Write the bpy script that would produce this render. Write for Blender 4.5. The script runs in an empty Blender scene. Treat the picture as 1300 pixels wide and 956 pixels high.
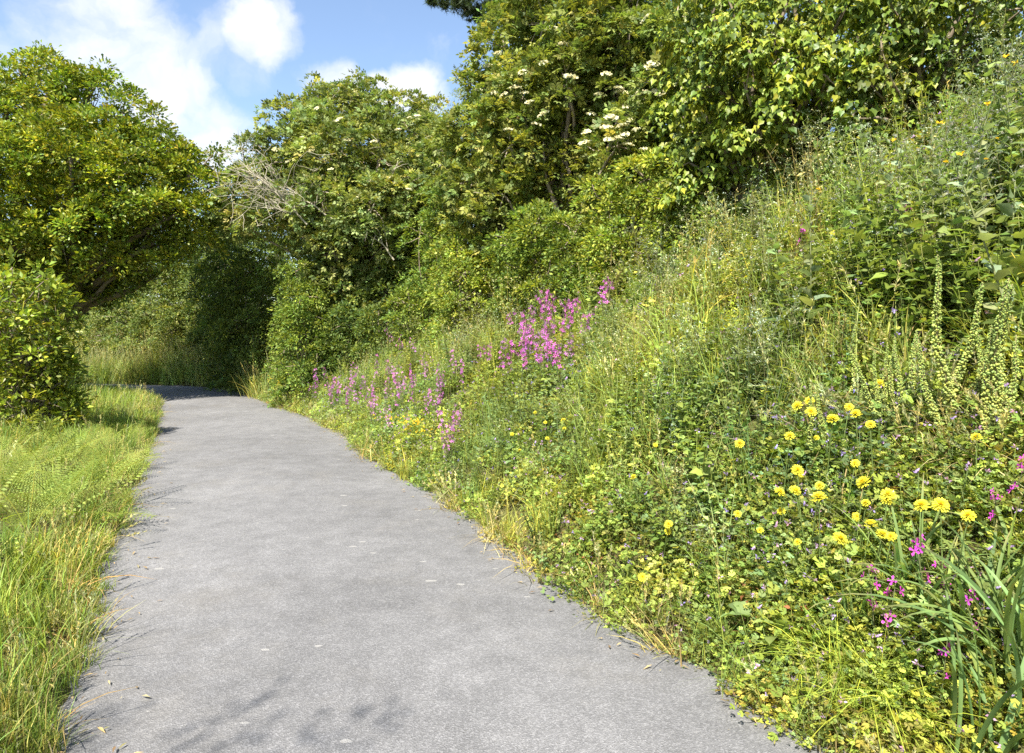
import bpy, math, random
import numpy as np
from mathutils import Vector

random.seed(11)
rng = np.random.default_rng(11)
PI = math.pi
C = bpy.context.scene.collection
F, CX, HY, EYE = 867.0, 650.0, 420.0, 1.6      # focal length in photo pixels, principal column, horizon row, eye height


def P(px, py, Y):
    return np.array([(px - CX) / F * Y, Y, EYE + (HY - py) / F * Y])


# ------------------------------------------------------------------ objects, names, labels
def tag(o, label=None, cat=None, group=None, kind=None):
    if label: o['label'] = label
    if cat: o['category'] = cat
    if group: o['group'] = group
    if kind: o['kind'] = kind
    return o


def thing(name, label, cat, loc, group=None, rz=0.0):
    o = bpy.data.objects.new(name, None)
    o.empty_display_size = 0.1
    C.objects.link(o)
    o.location = [float(q) for q in loc]
    o.rotation_euler = (0, 0, rz)
    return tag(o, label, cat, group)


class Geo:
    """collects vertices, triangles, quads and one base colour per vertex"""
    def __init__(self):
        self.v, self.t, self.q, self.c, self.n = [], [], [], [], 0

    def add(self, v, t=None, q=None, c=(0.5, 0.5, 0.5)):
        v = np.asarray(v, np.float32).reshape(-1, 3)
        c = np.asarray(c, np.float32)
        if c.ndim == 1: c = np.broadcast_to(c, (len(v), 3))
        self.v.append(v); self.c.append(c)
        if t is not None and len(t): self.t.append(np.asarray(t, np.int32).reshape(-1, 3) + self.n)
        if q is not None and len(q): self.q.append(np.asarray(q, np.int32).reshape(-1, 4) + self.n)
        self.n += len(v)
        return self

    def arrays(self):
        z3, z4 = np.zeros((0, 3), np.int32), np.zeros((0, 4), np.int32)
        if not self.v:
            return np.zeros((0, 3), np.float32), z3, z4, np.zeros((0, 3), np.float32)
        return (np.concatenate(self.v), np.concatenate(self.t) if self.t else z3,
                np.concatenate(self.q) if self.q else z4, np.concatenate(self.c))

    def extend(self, g):
        v, t, q, c = g.arrays()
        return self.add(v, t, q, c)

    def mesh(self, name, mat, smooth=False, off=(0, 0, 0)):
        v, t, q, c = self.arrays()
        v = v - np.asarray(off, np.float32)
        m = bpy.data.meshes.new(name)
        m.vertices.add(len(v)); m.vertices.foreach_set('co', v.astype(np.float32).ravel())
        nl = 3 * len(t) + 4 * len(q)
        m.loops.add(nl)
        m.loops.foreach_set('vertex_index', np.concatenate([t.ravel(), q.ravel()]).astype(np.int32))
        m.polygons.add(len(t) + len(q))
        st = np.concatenate([np.arange(len(t)) * 3, 3 * len(t) + np.arange(len(q)) * 4]).astype(np.int32)
        m.polygons.foreach_set('loop_start', st)
        if smooth: m.polygons.foreach_set('use_smooth', np.ones(len(t) + len(q), bool))
        a = m.attributes.new('Col', 'FLOAT_COLOR', 'POINT')
        a.data.foreach_set('color', np.concatenate([np.clip(c, 0, 1), np.ones((len(c), 1))], 1).astype(np.float32).ravel())
        m.materials.append(mat)
        m.update(calc_edges=True)
        return m

    def build(self, name, mat, parent=None, smooth=False, off=(0, 0, 0)):
        o = bpy.data.objects.new(name, self.mesh(name, mat, smooth, off))
        C.objects.link(o)
        if parent: o.parent = parent
        return o


def copy_thing(o, loc, rz=0.0, scale=1.0, label=None, group=None, tilt=(0, 0)):
    r = o.copy(); C.objects.link(r)
    r.location = [float(q) for q in loc]; r.rotation_euler = (tilt[0], tilt[1], rz); r.scale = (scale,) * 3
    if label: r['label'] = label
    if group: r['group'] = group
    for ch in o.children:
        k = ch.copy(); C.objects.link(k); k.parent = r
        for g in ch.children:
            d = g.copy(); C.objects.link(d); d.parent = k
    return r


# ------------------------------------------------------------------ vector helpers
def unit(a):
    a = np.asarray(a, float)
    return a / np.maximum(np.linalg.norm(a, axis=-1, keepdims=True), 1e-9)


def frames(tip, up):
    """matrices whose columns are width, length and normal of a leaf"""
    y = unit(tip); x = np.cross(y, up)
    bad = np.linalg.norm(x, axis=-1) < 1e-4
    if bad.any(): x[bad] = np.cross(y[bad], [1.0, 0.1, 0.0])
    x = unit(x); z = np.cross(x, y)
    return np.stack([x, y, z], -1)


def scatter(g, tpl, M, T, size, col):
    v, t, q, cf = tpl
    n = len(T)
    if n == 0: return
    size = np.broadcast_to(np.asarray(size, float), (n,))
    W = np.einsum('nij,vj->nvi', M, v) * size[:, None, None] + np.asarray(T)[:, None, :]
    k = len(v)
    o = (np.arange(n) * k)[:, None, None]
    tt = (t[None] + o).reshape(-1, 3) if len(t) else None
    qq = (q[None] + o).reshape(-1, 4) if len(q) else None
    cc = np.clip(np.asarray(col)[:, None, :] * cf[None], 0, 1).reshape(-1, 3)
    g.add(W.reshape(-1, 3), tt, qq, cc)


def tpl(v, t=(), q=(), cf=None):
    v = np.array(v, float)
    cf = np.ones((len(v), 3)) if cf is None else np.array(cf, float)
    return (v, np.array(t, np.int32).reshape(-1, 3), np.array(q, np.int32).reshape(-1, 4), cf)


LEAF = tpl([(0, 0, 0), (-.24, .45, .07), (0, .5, 0), (.24, .45, .07), (0, 1, -.08)], [], [(0, 2, 4, 1), (0, 3, 4, 2)])
LEAF_N = tpl([(0, 0, 0), (-.12, .4, .04), (0, .5, 0), (.12, .4, .04), (0, 1, -.1)], [], [(0, 2, 4, 1), (0, 3, 4, 2)])
OAK = tpl([(0, 0, 0), (-.17, .38, .05), (-.13, .5, .03), (-.29, .72, .06), (0, 1, -.04), (.29, .72, .06), (.13, .5, .03), (.17, .38, .05), (0, .55, -.03)],
          [], [(0, 8, 2, 1), (8, 4, 3, 2), (0, 7, 6, 8), (8, 6, 5, 4)])
IVY = tpl([(0, .06, 0), (-.32, -.04, .05), (-.45, .3, .07), (-.2, .62, .03), (0, 1, -.1), (.2, .62, .03), (.45, .3, .07), (.32, -.04, .05), (0, .4, -.04)],
          [], [(0, 8, 2, 1), (8, 4, 3, 2), (0, 7, 6, 8), (8, 6, 5, 4)])


def broad(rows=7, w=.3, curl=.35):
    v, q = [], []
    for i_ in range(rows):
        t_ = i_ / (rows - 1); ww = w * math.sin(PI * min(1, t_ * .92 + .08) ** .8) * (1 + .12 * math.sin(i_ * 2.7)) + .01
        z_ = .12 * math.sin(t_ * 2.4) - curl * t_ * t_ * .6
        v += [(-ww, t_ * (1 - .1 * curl), z_ + .06 + .03 * math.sin(i_ * 1.9)), (0, t_ * (1 - .1 * curl), z_), (ww, t_ * (1 - .1 * curl), z_ + .05 + .03 * math.cos(i_ * 2.3))]
        if i_: a_ = (i_ - 1) * 3; q += [(a_, a_ + 1, a_ + 4, a_ + 3), (a_ + 1, a_ + 2, a_ + 5, a_ + 4)]
    return tpl(v, [], q)


BROAD = broad()


def pinnate(k=2, w=.13, ln=.5):
    v, q = [], []
    rows = [(.0 + .36 * (i + 1) / k, s) for i in range(k) for s in (-1, 1)] + [(.5, 0)]
    for (y, s) in rows:
        d = np.array([s * .9, .45, -.1]) if s else np.array([0, 1, -.1]); d = d / np.linalg.norm(d)
        x = np.array([d[1], -d[0], 0]); b = np.array([0, y, 0])
        o = len(v)
        v += [b, b + d * ln * .45 - x * w + [0, 0, .04], b + d * ln * .5, b + d * ln * .45 + x * w + [0, 0, .04], b + d * ln + [0, 0, -.06]]
        q += [(o, o + 2, o + 4, o + 1), (o, o + 3, o + 4, o + 2)]
    return tpl(v, [], q)


ELDER = pinnate()
TREFOIL = tpl([(0, 0, 0), (-.5, .3, .08), (-.35, .75, .1), (0, .35, 0), (.5, .3, .08), (.35, .75, .1), (-.22, 1, .05), (.22, 1, .05)],
              [(0, 3, 1), (1, 3, 2), (0, 4, 3), (4, 5, 3), (3, 7, 6)])


def rand_dirs(n):
    return unit(rng.normal(size=(n, 3)))


def vary(base, n, amt=.18, hue=.1):
    """n colours round a base: brightness and yellowness wander from leaf to leaf"""
    base = np.asarray(base, float)
    b = np.exp(rng.normal(0, amt, n))[:, None]
    h = np.clip(rng.normal(.01, hue, n), -.11, .16)[:, None]
    return base[None] * b * (1 + h * np.array([[1.3, .35, -.9]]))


def pick(cols, w, n, amt=.18, hue=.1):
    cols = np.asarray(cols, float); w = np.asarray(w, float)
    return cols[rng.choice(len(cols), n, p=w / w.sum())] * (vary((1, 1, 1), n, amt, hue))


def tube(g, pts, radii, col, sides=6):
    pts = np.asarray(pts, float); n = len(pts)
    radii = np.broadcast_to(np.asarray(radii, float), (n,))
    d = np.gradient(pts, axis=0); d = unit(d)
    ref = np.array([0.31, 0.92, 0.23]) if abs(d[0] @ unit([0.31, 0.92, 0.23])) < .9 else np.array([1., 0, 0])
    x = unit(np.cross(d, ref)); y = np.cross(d, x)
    a = np.arange(sides) * 2 * PI / sides
    ring = (np.cos(a)[None, :, None] * x[:, None, :] + np.sin(a)[None, :, None] * y[:, None, :]) * radii[:, None, None] + pts[:, None, :]
    q = []
    for i in range(n - 1):
        for k in range(sides):
            k2 = (k + 1) % sides
            q.append((i * sides + k, i * sides + k2, (i + 1) * sides + k2, (i + 1) * sides + k))
    v = np.concatenate([ring.reshape(-1, 3), pts[-1:]])
    t = [((n - 1) * sides + k, (n - 1) * sides + (k + 1) % sides, n * sides) for k in range(sides)]
    c = np.asarray(col, float)[None] * np.exp(rng.normal(0, .12, (len(v), 1)))
    g.add(v, t, q, c)


def wander(a, b, n=6, amt=.08, sag=0.0):
    a, b = np.asarray(a, float), np.asarray(b, float)
    t = np.linspace(0, 1, n)[:, None]
    L = np.linalg.norm(b - a)
    p = a + (b - a) * t + np.cumsum(rng.normal(0, amt * L / n, (n, 3)), 0) * np.sin(t * PI)
    p[:, 2] += sag * L * np.sin(t[:, 0] * PI)
    p[0], p[-1] = a, b
    return p


def ribbon(g, pts, widths, side, col, fold=.15):
    """a leaf blade: a folded strip along pts"""
    pts = np.asarray(pts, float); n = len(pts)
    side = unit(side)
    nrm = unit(np.cross(np.gradient(pts, axis=0), side[None]))
    w = np.asarray(widths, float)[:, None]
    l = pts - side * w + nrm * w * fold; r = pts + side * w + nrm * w * fold
    v = np.stack([l, pts, r], 1).reshape(-1, 3)
    q = []
    for i in range(n - 1):
        a = i * 3
        q += [(a, a + 1, a + 4, a + 3), (a + 1, a + 2, a + 5, a + 4)]
    c = np.asarray(col, float)
    if c.ndim == 2: c = np.repeat(c, 3, 0)
    g.add(v, None, q, c)


# ------------------------------------------------------------------ materials
def nodes(name):
    m = bpy.data.materials.new(name); m.use_nodes = True
    n, l = m.node_tree.nodes, m.node_tree.links
    n.clear()
    return m, n, l


def leaf_mat(name, rough=.5, spec=.35, trans=.35, tint=(1.25, 1.25, .55), noise=9.0):
    m, n, l = nodes(name)
    out = n.new('ShaderNodeOutputMaterial')
    at = n.new('ShaderNodeAttribute'); at.attribute_name = 'Col'
    geo = n.new('ShaderNodeNewGeometry')
    nz = n.new('ShaderNodeTexNoise'); nz.inputs['Scale'].default_value = noise; nz.inputs['Detail'].default_value = 2
    l.new(geo.outputs['Position'], nz.inputs['Vector'])
    mr = n.new('ShaderNodeMapRange'); mr.inputs['To Min'].default_value = .92; mr.inputs['To Max'].default_value = 1.42
    l.new(nz.outputs['Fac'], mr.inputs['Value'])
    mul = n.new('ShaderNodeVectorMath'); mul.operation = 'SCALE'
    l.new(at.outputs['Color'], mul.inputs[0]); l.new(mr.outputs['Result'], mul.inputs['Scale'])
    b = n.new('ShaderNodeBsdfPrincipled')
    b.inputs['Roughness'].default_value = rough; b.inputs['Specular IOR Level'].default_value = spec
    l.new(mul.outputs['Vector'], b.inputs['Base Color'])
    if trans > 0:
        tm = n.new('ShaderNodeVectorMath'); tm.operation = 'MULTIPLY'; tm.inputs[1].default_value = tint
        l.new(mul.outputs['Vector'], tm.inputs[0])
        tr = n.new('ShaderNodeBsdfTranslucent'); l.new(tm.outputs['Vector'], tr.inputs['Color'])
        mx = n.new('ShaderNodeMixShader'); mx.inputs['Fac'].default_value = trans
        l.new(b.outputs['BSDF'], mx.inputs[1]); l.new(tr.outputs['BSDF'], mx.inputs[2])
        l.new(mx.outputs['Shader'], out.inputs['Surface'])
    else:
        l.new(b.outputs['BSDF'], out.inputs['Surface'])
    return m


M_LEAF = leaf_mat('matte_leaf', .55, .3, .38)
M_OAK = leaf_mat('oak_leaf', .42, .45, .32)
M_IVY = leaf_mat('glossy_ivy_leaf', .45, .32, .3)
M_HERB = leaf_mat('herb_leaf', .6, .25, .4, noise=14)
M_PETAL = leaf_mat('petal', .6, .2, .35, tint=(1.05, 1.0, 1.0), noise=20)
M_BARK = leaf_mat('bark', .85, .15, 0, noise=30)


def ground_mat():
    m, n, l = nodes('soil_and_dry_grass')
    out = n.new('ShaderNodeOutputMaterial'); b = n.new('ShaderNodeBsdfPrincipled'); b.inputs['Roughness'].default_value = .95
    b.inputs['Specular IOR Level'].default_value = .1
    geo = n.new('ShaderNodeNewGeometry')
    a = n.new('ShaderNodeTexNoise'); a.inputs['Scale'].default_value = 2.3; a.inputs['Detail'].default_value = 8
    c = n.new('ShaderNodeTexNoise'); c.inputs['Scale'].default_value = 38; c.inputs['Detail'].default_value = 4
    for k in (a, c): l.new(geo.outputs['Position'], k.inputs['Vector'])
    r = n.new('ShaderNodeValToRGB'); e = r.color_ramp.elements
    e[0].position = .3; e[0].color = (.035, .028, .014, 1); e[1].position = .72; e[1].color = (.12, .12, .04, 1)
    k = e.new(.5); k.color = (.07, .065, .025, 1)
    l.new(a.outputs['Fac'], r.inputs['Fac'])
    r2 = n.new('ShaderNodeMapRange'); r2.inputs['To Min'].default_value = .5; r2.inputs['To Max'].default_value = 1.6
    l.new(c.outputs['Fac'], r2.inputs['Value'])
    v = n.new('ShaderNodeVectorMath'); v.operation = 'SCALE'; l.new(r.outputs['Color'], v.inputs[0]); l.new(r2.outputs['Result'], v.inputs['Scale'])
    l.new(v.outputs['Vector'], b.inputs['Base Color'])
    bp = n.new('ShaderNodeBump'); bp.inputs['Strength'].default_value = .8; bp.inputs['Distance'].default_value = .03
    l.new(c.outputs['Fac'], bp.inputs['Height']); l.new(bp.outputs['Normal'], b.inputs['Normal'])
    l.new(b.outputs['BSDF'], out.inputs['Surface'])
    return m


def road_mat():
    m, n, l = nodes('worn_asphalt')
    out = n.new('ShaderNodeOutputMaterial'); b = n.new('ShaderNodeBsdfPrincipled')
    b.inputs['Specular IOR Level'].default_value = .3
    geo = n.new('ShaderNodeNewGeometry'); pos = geo.outputs['Position']

    def noise(s, d, rg=.5):
        k = n.new('ShaderNodeTexNoise'); k.inputs['Scale'].default_value = s; k.inputs['Detail'].default_value = d
        k.inputs['Roughness'].default_value = rg; l.new(pos, k.inputs['Vector']); return k.outputs['Fac']

    def rng_(s, a0, a1, b0, b1):
        k = n.new('ShaderNodeMapRange'); k.inputs['From Min'].default_value = a0; k.inputs['From Max'].default_value = a1
        k.inputs['To Min'].default_value = b0; k.inputs['To Max'].default_value = b1; l.new(s, k.inputs['Value']); return k.outputs['Result']

    def math_(op, x, y):
        k = n.new('ShaderNodeMath'); k.operation = op
        for i, s in enumerate((x, y)):
            if isinstance(s, (int, float)): k.inputs[i].default_value = s
            else: l.new(s, k.inputs[i])
        return k.outputs[0]
    big = rng_(noise(.55, 5, .6), .3, .7, .78, 1.2)
    mid = rng_(noise(6.0, 6, .65), .3, .7, .87, 1.14)
    vo = n.new('ShaderNodeTexVoronoi'); vo.inputs['Scale'].default_value = 150; l.new(pos, vo.inputs['Vector'])
    sep = n.new('ShaderNodeSeparateColor'); l.new(vo.outputs['Color'], sep.inputs['Color'])
    grit = rng_(math_('POWER', sep.outputs[0], 2.2), 0, 1, .84, 1.4)
    fine = rng_(noise(330, 2), .3, .7, .78, 1.22)
    val = math_('MULTIPLY', math_('MULTIPLY', big, mid), math_('MULTIPLY', grit, fine))
    col = n.new('ShaderNodeVectorMath'); col.operation = 'SCALE'; col.inputs[0].default_value = (.157, .154, .153)
    l.new(val, col.inputs['Scale'])
    dirt = n.new('ShaderNodeMix'); dirt.data_type = 'RGBA'; dirt.inputs[7].default_value = (.185, .168, .14, 1)
    l.new(math_('MULTIPLY', rng_(noise(.9, 7, .7), .52, .72, 0, .3), grit), dirt.inputs[0]); l.new(col.outputs['Vector'], dirt.inputs[6])
    # pale scuffs: rare cells of a coarse voronoi, flattened across the lane
    mp = n.new('ShaderNodeMapping'); mp.inputs['Scale'].default_value = (4.2, 8.5, 1); mp.inputs['Rotation'].default_value = (0, 0, .25)
    l.new(pos, mp.inputs['Vector'])
    v2 = n.new('ShaderNodeTexVoronoi'); v2.inputs['Scale'].default_value = 1.0; l.new(mp.outputs['Vector'], v2.inputs['Vector'])
    s2 = n.new('ShaderNodeSeparateColor'); l.new(v2.outputs['Color'], s2.inputs['Color'])
    d2 = math_('ADD', v2.outputs['Distance'], math_('MULTIPLY', math_('SUBTRACT', noise(25, 3), .5), .16))
    size = rng_(s2.outputs[1], 0, 1, .05, .15)
    spot = math_('MULTIPLY', math_('GREATER_THAN', s2.outputs[0], .72), math_('LESS_THAN', d2, size))
    mx = n.new('ShaderNodeMix'); mx.data_type = 'RGBA'; mx.inputs[7].default_value = (.3, .29, .27, 1)
    l.new(math_('MULTIPLY', spot, .75), mx.inputs[0]); l.new(dirt.outputs[2], mx.inputs[6])
    l.new(mx.outputs[2], b.inputs['Base Color'])
    l.new(rng_(noise(3, 4), .3, .7, .72, .9), b.inputs['Roughness'])
    bp = n.new('ShaderNodeBump'); bp.inputs['Strength'].default_value = .55; bp.inputs['Distance'].default_value = .006
    l.new(math_('ADD', vo.outputs['Distance'], noise(200, 2)), bp.inputs['Height']); l.new(bp.outputs['Normal'], b.inputs['Normal'])
    l.new(b.outputs['BSDF'], out.inputs['Surface'])
    return m


# ------------------------------------------------------------------ terrain
def gpx(px, py):
    Y = F * EYE / (py - HY)
    return ((px - CX) / F * Y, Y)


R = np.array([(21.8, -40), (7.3, -10), (2.42, 0.0), (1.2, 2.55)] +
             [gpx(*q) for q in ((920, 864), (845, 830), (769, 783), (719, 755), (652, 715), (598, 655), (538, 621), (465, 583), (448, 560), (385, 528), (325, 506))] +
             [(-7.3, 18.2), (-9.2, 19.7), (-13, 20.7), (-30, 23), (-120, 34)])
L = np.array([(19.6, -40), (4.6, -10), (-.41, 0), (-1.72, 2.6)] +
             [gpx(*q) for q in ((95, 866), (112, 800), (140, 711), (150, 674), (172, 620), (190, 573), (203, 531), (208, 513))] +
             [(-8.55, 16.1), (-10.2, 17.1), (-13, 17.9), (-30, 20), (-120, 31)])


def resample(p, step=.25):
    d = np.concatenate([[0], np.cumsum(np.linalg.norm(np.diff(p, axis=0), axis=1))])
    s = np.arange(0, d[-1], step)
    q = np.stack([np.interp(s, d, p[:, 0]), np.interp(s, d, p[:, 1])], 1)
    k = np.ones(5) / 5
    for _ in range(2):
        q[2:-2] = np.stack([np.convolve(q[:, 0], k, 'valid'), np.convolve(q[:, 1], k, 'valid')], 1)
    return q


Rs, Ls = resample(R), resample(L)


def side(pts, line):
    """signed distance to a line: positive to its right, walking away from the camera"""
    pts = np.asarray(pts, float); out = np.empty(len(pts))
    tg = np.gradient(line, axis=0); tg = tg / np.linalg.norm(tg, axis=1, keepdims=True)
    for a in range(0, len(pts), 20000):
        p = pts[a:a + 20000]
        d2 = ((p[:, None, :] - line[None]) ** 2).sum(-1)
        k = d2.argmin(1)
        v = p - line[k]; t = tg[k]
        out[a:a + 20000] = np.sqrt(d2[np.arange(len(p)), k]) * np.sign(t[:, 1] * v[:, 0] - t[:, 0] * v[:, 1])
    return out


def wob(x, y):
    return (np.sin(x * 1.7 + y * .9) * .5 + np.sin(x * .6 - y * 1.3 + 1.7) * .6 + np.sin(x * 3.1 + y * 2.3 + .4) * .3 + np.sin(y * 4.1 - x * 2.2) * .25)


exact_side = side
GRX, GRY, GRS = -24.0, -6.0, .1
_gx, _gy = np.meshgrid(np.arange(GRX, 14, GRS), np.arange(GRY, 46, GRS))
_pp = np.stack([_gx.ravel(), _gy.ravel()], 1)
_sub = Rs[(Rs[:, 1] > -20) & (Rs[:, 0] > -45)], Ls[(Ls[:, 1] > -20) & (Ls[:, 0] > -45)]
_tab = {0: exact_side(_pp, _sub[0]).reshape(_gx.shape), 1: exact_side(_pp, _sub[1]).reshape(_gx.shape)}


def side(p, line):
    """signed distance to a road edge, read from a table near the camera"""
    p = np.asarray(p, float); t = _tab[0 if line is Rs else 1]
    fx = (p[:, 0] - GRX) / GRS; fy = (p[:, 1] - GRY) / GRS
    ok = (fx >= 0) & (fy >= 0) & (fx < t.shape[1] - 1.01) & (fy < t.shape[0] - 1.01)
    out = np.empty(len(p))
    ix = np.clip(fx, 0, t.shape[1] - 2).astype(int); iy = np.clip(fy, 0, t.shape[0] - 2).astype(int)
    u, v = fx - ix, fy - iy
    out = t[iy, ix] * (1 - u) * (1 - v) + t[iy, ix + 1] * u * (1 - v) + t[iy + 1, ix] * (1 - u) * v + t[iy + 1, ix + 1] * u * v
    if (~ok).any(): out[~ok] = exact_side(p[~ok], line)
    return out


def hz(x, y):
    x = np.atleast_1d(np.asarray(x, float)); y = np.atleast_1d(np.asarray(y, float))
    p = np.stack([x, y], 1)
    sr, sl = side(p, Rs), -side(p, Ls)
    H = np.interp(y, [-40, 5, 8, 15, 19, 40], [3.4, 3.4, 2.75, 1.95, 1.6, 1.6])
    H = np.where(x < -9, np.minimum(H, 1.5), H)
    u = np.maximum(sr - .12, 0) / 3.6
    f = np.where(u < .75, u, .75 + .3 * np.tanh((u - .75) / .3))
    zb = H * f + .12 * np.clip(sr - 3.7, 0, 12) + wob(x, y) * .06 * np.clip(sr, 0, 1)
    w = np.clip(sl, 0, 30)
    zv = .16 * (1 - np.exp(-w / .5)) + .03 * np.minimum(w, 6) + wob(x, y) * .035 * np.clip(w, 0, 1)
    z = np.where(sr > 0, zb, np.where(sl > 0, zv, -.03))
    return z


def hz1(x, y): return float(hz([x], [y])[0])


def axis(lo, hi, a, b, step, grow=1.25):
    mid = list(np.arange(a, b, step)); s = step
    left, x = [], a
    while x > lo: s *= grow; x -= s; left.append(x)
    s, x, right = step, mid[-1], []
    while x < hi: s *= grow; x += s; right.append(x)
    return np.array(left[::-1] + mid + right)


ax, ay = axis(-400, 400, -16, 9, .13), axis(-60, 900, -1, 24, .13)
gx, gy = np.meshgrid(ax, ay)
gz = hz(gx.ravel(), gy.ravel())
g = Geo(); nx, ny = len(ax), len(ay)
i, j = np.meshgrid(np.arange(nx - 1), np.arange(ny - 1))
i0 = (j * nx + i).ravel()
g.add(np.stack([gx.ravel(), gy.ravel(), gz], 1), None, np.stack([i0, i0 + 1, i0 + nx + 1, i0 + nx], 1))
tag(g.build('ground', ground_mat(), smooth=True), 'soil of the verge and the bank beside the lane', 'ground', kind='structure')

# the road sheet: left and right edge resampled at equal fractions of their lengths
K = 420


def frac(p, a, b, k):
    d = np.concatenate([[0], np.cumsum(np.linalg.norm(np.diff(p, axis=0), axis=1))])
    s = np.linspace(a, b, k) * d[-1]
    return np.stack([np.interp(s, d, p[:, 0]), np.interp(s, d, p[:, 1])], 1)


el, er = [], []
for p in Rs[::1]:
    k = ((Ls - p) ** 2).sum(1).argmin(); er.append(p); el.append(Ls[k])
el, er = np.array(el), np.array(er)
kk = np.ones(7) / 7
for c in (0, 1): el[3:-3, c] = np.convolve(el[:, c], kk, 'valid')
g = Geo(); A = 13
rows = []
for k in range(len(el)):
    ed = er[k] - el[k]; ln = np.linalg.norm(ed); e1 = ed / max(ln, 1e-6)
    a = el[k] - e1 * (.05 + .05 * math.sin(k * .9) + rng.normal(0, .025)); b_ = er[k] + e1 * (.06 + .05 * math.sin(k * .7 + 1) + rng.normal(0, .025))
    for q in np.linspace(0, 1, A):
        w = a + (b_ - a) * q
        rows.append((w[0], w[1], .004 + .03 * (1 - (2 * q - 1) ** 2)))
q = [(k * A + c, k * A + c + 1, (k + 1) * A + c + 1, (k + 1) * A + c) for k in range(len(el) - 1) for c in range(A - 1)]
g.add(rows, None, q)
tag(g.build('road', road_mat(), smooth=True), 'narrow grey asphalt lane bending left', 'road', kind='structure')

# ------------------------------------------------------------------ trees and shrubs
BARK = (.16, .13, .09); PALE_BARK = (.3, .27, .2)


def px_lobes(lst, seed_scale=(1, 1, .9)):
    return [(P(a, b, Y), r * Y / F) for (a, b, Y, r) in lst]


def crown_points(lobes, spray_r, cover, leaf_area, inner=.25, flat=.75):
    """positions, outward directions and spray ids of leaves: sprays on the skin of every lobe, some inside"""
    cs = np.array([c for c, _ in lobes]); rs = np.array([r for _, r in lobes])
    pos, out, sid, base = [], [], [], 0
    tips = []
    for c, r in lobes:
        ns = max(4, int(4 * PI * r * r * cover / (PI * spray_r ** 2)))
        d = rand_dirs(ns); rad = r * np.where(rng.random(ns) < inner, rng.uniform(.25, .8, ns), rng.uniform(.78, 1.2, ns))
        sc = c + d * rad[:, None] * np.array([1, 1, .92])
        nd = (np.linalg.norm(sc[:, None] - cs[None], axis=2) / rs[None])
        keep = (nd < .62).sum(1) <= (rad < r * .62)
        keep &= (d[:, 2] > -.75) | (rng.random(ns) < .4)
        sc, d = sc[keep], d[keep]
        for s_, dd in zip(sc, d):
            k = max(3, int(rng.normal(1, .3) * PI * spray_r ** 2 * 1.15 / leaf_area))
            off = rng.normal(0, .55, (k, 3)) * spray_r
            ax_ = unit(dd * .7 + np.array([0, 0, .75]) + rng.normal(0, .25, 3))
            off -= ax_[None] * (off @ ax_)[:, None] * flat
            off -= ax_[None] * ((off ** 2).sum(1) / spray_r * .25)[:, None]
            pos.append(s_ + off); out.append(unit(off + ax_[None] * spray_r * .5 + rng.normal(0, .2, (k, 3)) * spray_r)); sid.append(np.full(k, base)); base += 1
            tips.append((c, s_))
    up = None
    return np.concatenate(pos), np.concatenate(out), np.concatenate(sid), tips


def foliage(g, lobes, tplt, size, cols, w, spray_r=.2, cover=1.0, leaf_area=None, inner=.25, flat=.75, amt=.16, hue=.12, spray_amt=.18, upn=.9, hang=0.0):
    la = leaf_area or size * size * .4
    pos, out, sid, tips = crown_points(lobes, spray_r, cover, la, inner, flat)
    n = len(pos)
    up = unit(np.array([0, 0, upn]) + rng.normal(0, .45, (n, 3)))
    if hang:
        up = unit(out * .9 + np.array([0, -.35, .45]) + rng.normal(0, .35, (n, 3))); out = unit(out * .5 + np.array([0, 0, -.9]) + rng.normal(0, .35, (n, 3)))
    M = frames(out, up)
    sc = vary((1, 1, 1), sid.max() + 1, spray_amt, .1)[sid]
    col = pick(cols, w, n, amt, hue) * sc
    scatter(g, tplt, M, pos, size * np.exp(rng.normal(0, .2, n)), col)
    return tips


def shrub(name, label, cat, lobes_px, base_px, base_Y, tplt, size, cols, w, spray_r=.2, cover=1.0, mat=None, trunk_r=.1, nb=0, group=None,
          bark=BARK, twigs=160, leaf_area=None, inner=.25, twig_r=.006, skirt=0.0, back=0.0, skirt_x=-99.0, **kw):
    lobes = px_lobes(lobes_px)
    if skirt:                                    # leaves reach down to the ground, set back under the overhang
        for c, r in list(lobes):
            if c[0] < skirt_x: continue
            k = c.copy(); k[1] += back; rr = r * skirt
            gzz = hz1(k[0], k[1])
            for _ in range(7):
                k = k - np.array([0, 0, rr * 1.25]); k[1] += back * .25
                if k[2] < gzz + .05: break
                if min(np.linalg.norm(k - c2) / r2 for c2, r2 in lobes) > .62: lobes.append((k.copy(), rr))
    bx = (base_px - CX) / F * base_Y
    base = np.array([bx, base_Y, hz1(bx, base_Y) - .05])
    o = thing(name, label, cat, base, group)
    g = Geo(); tips = foliage(g, lobes, tplt, size, cols, w, spray_r, cover, leaf_area, inner, **kw)
    g.build('crown', mat or M_LEAF, o, off=base)
    cen = np.mean([c for c, _ in lobes], 0)
    fork = base + (cen - base) * .3 + np.array([0, 0, .1])
    t = Geo(); tube(t, wander(base, fork, 7, .12), np.linspace(trunk_r, trunk_r * .7, 7), bark, 9); t.build('trunk', M_BARK, o, True, off=base)
    t = Geo()
    order = sorted(range(len(lobes)), key=lambda k: -lobes[k][1])
    for k in order:
        c, r = lobes[k]
        tube(t, wander(fork, c, 7, .18, .05), np.linspace(trunk_r * .55, trunk_r * .16 * min(1, r / .7), 7), bark, 6)
    if tips:
        for k in rng.choice(len(tips), min(twigs, len(tips)), replace=False):
            c, s_ = tips[k]
            tube(t, wander(c, s_, 5, .25), np.linspace(twig_r * 2.2, twig_r * .6, 5), np.asarray(bark) * 1.25, 4)
    t.build('branch', M_BARK, o, True, off=base)
    return o, base, lobes


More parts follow.
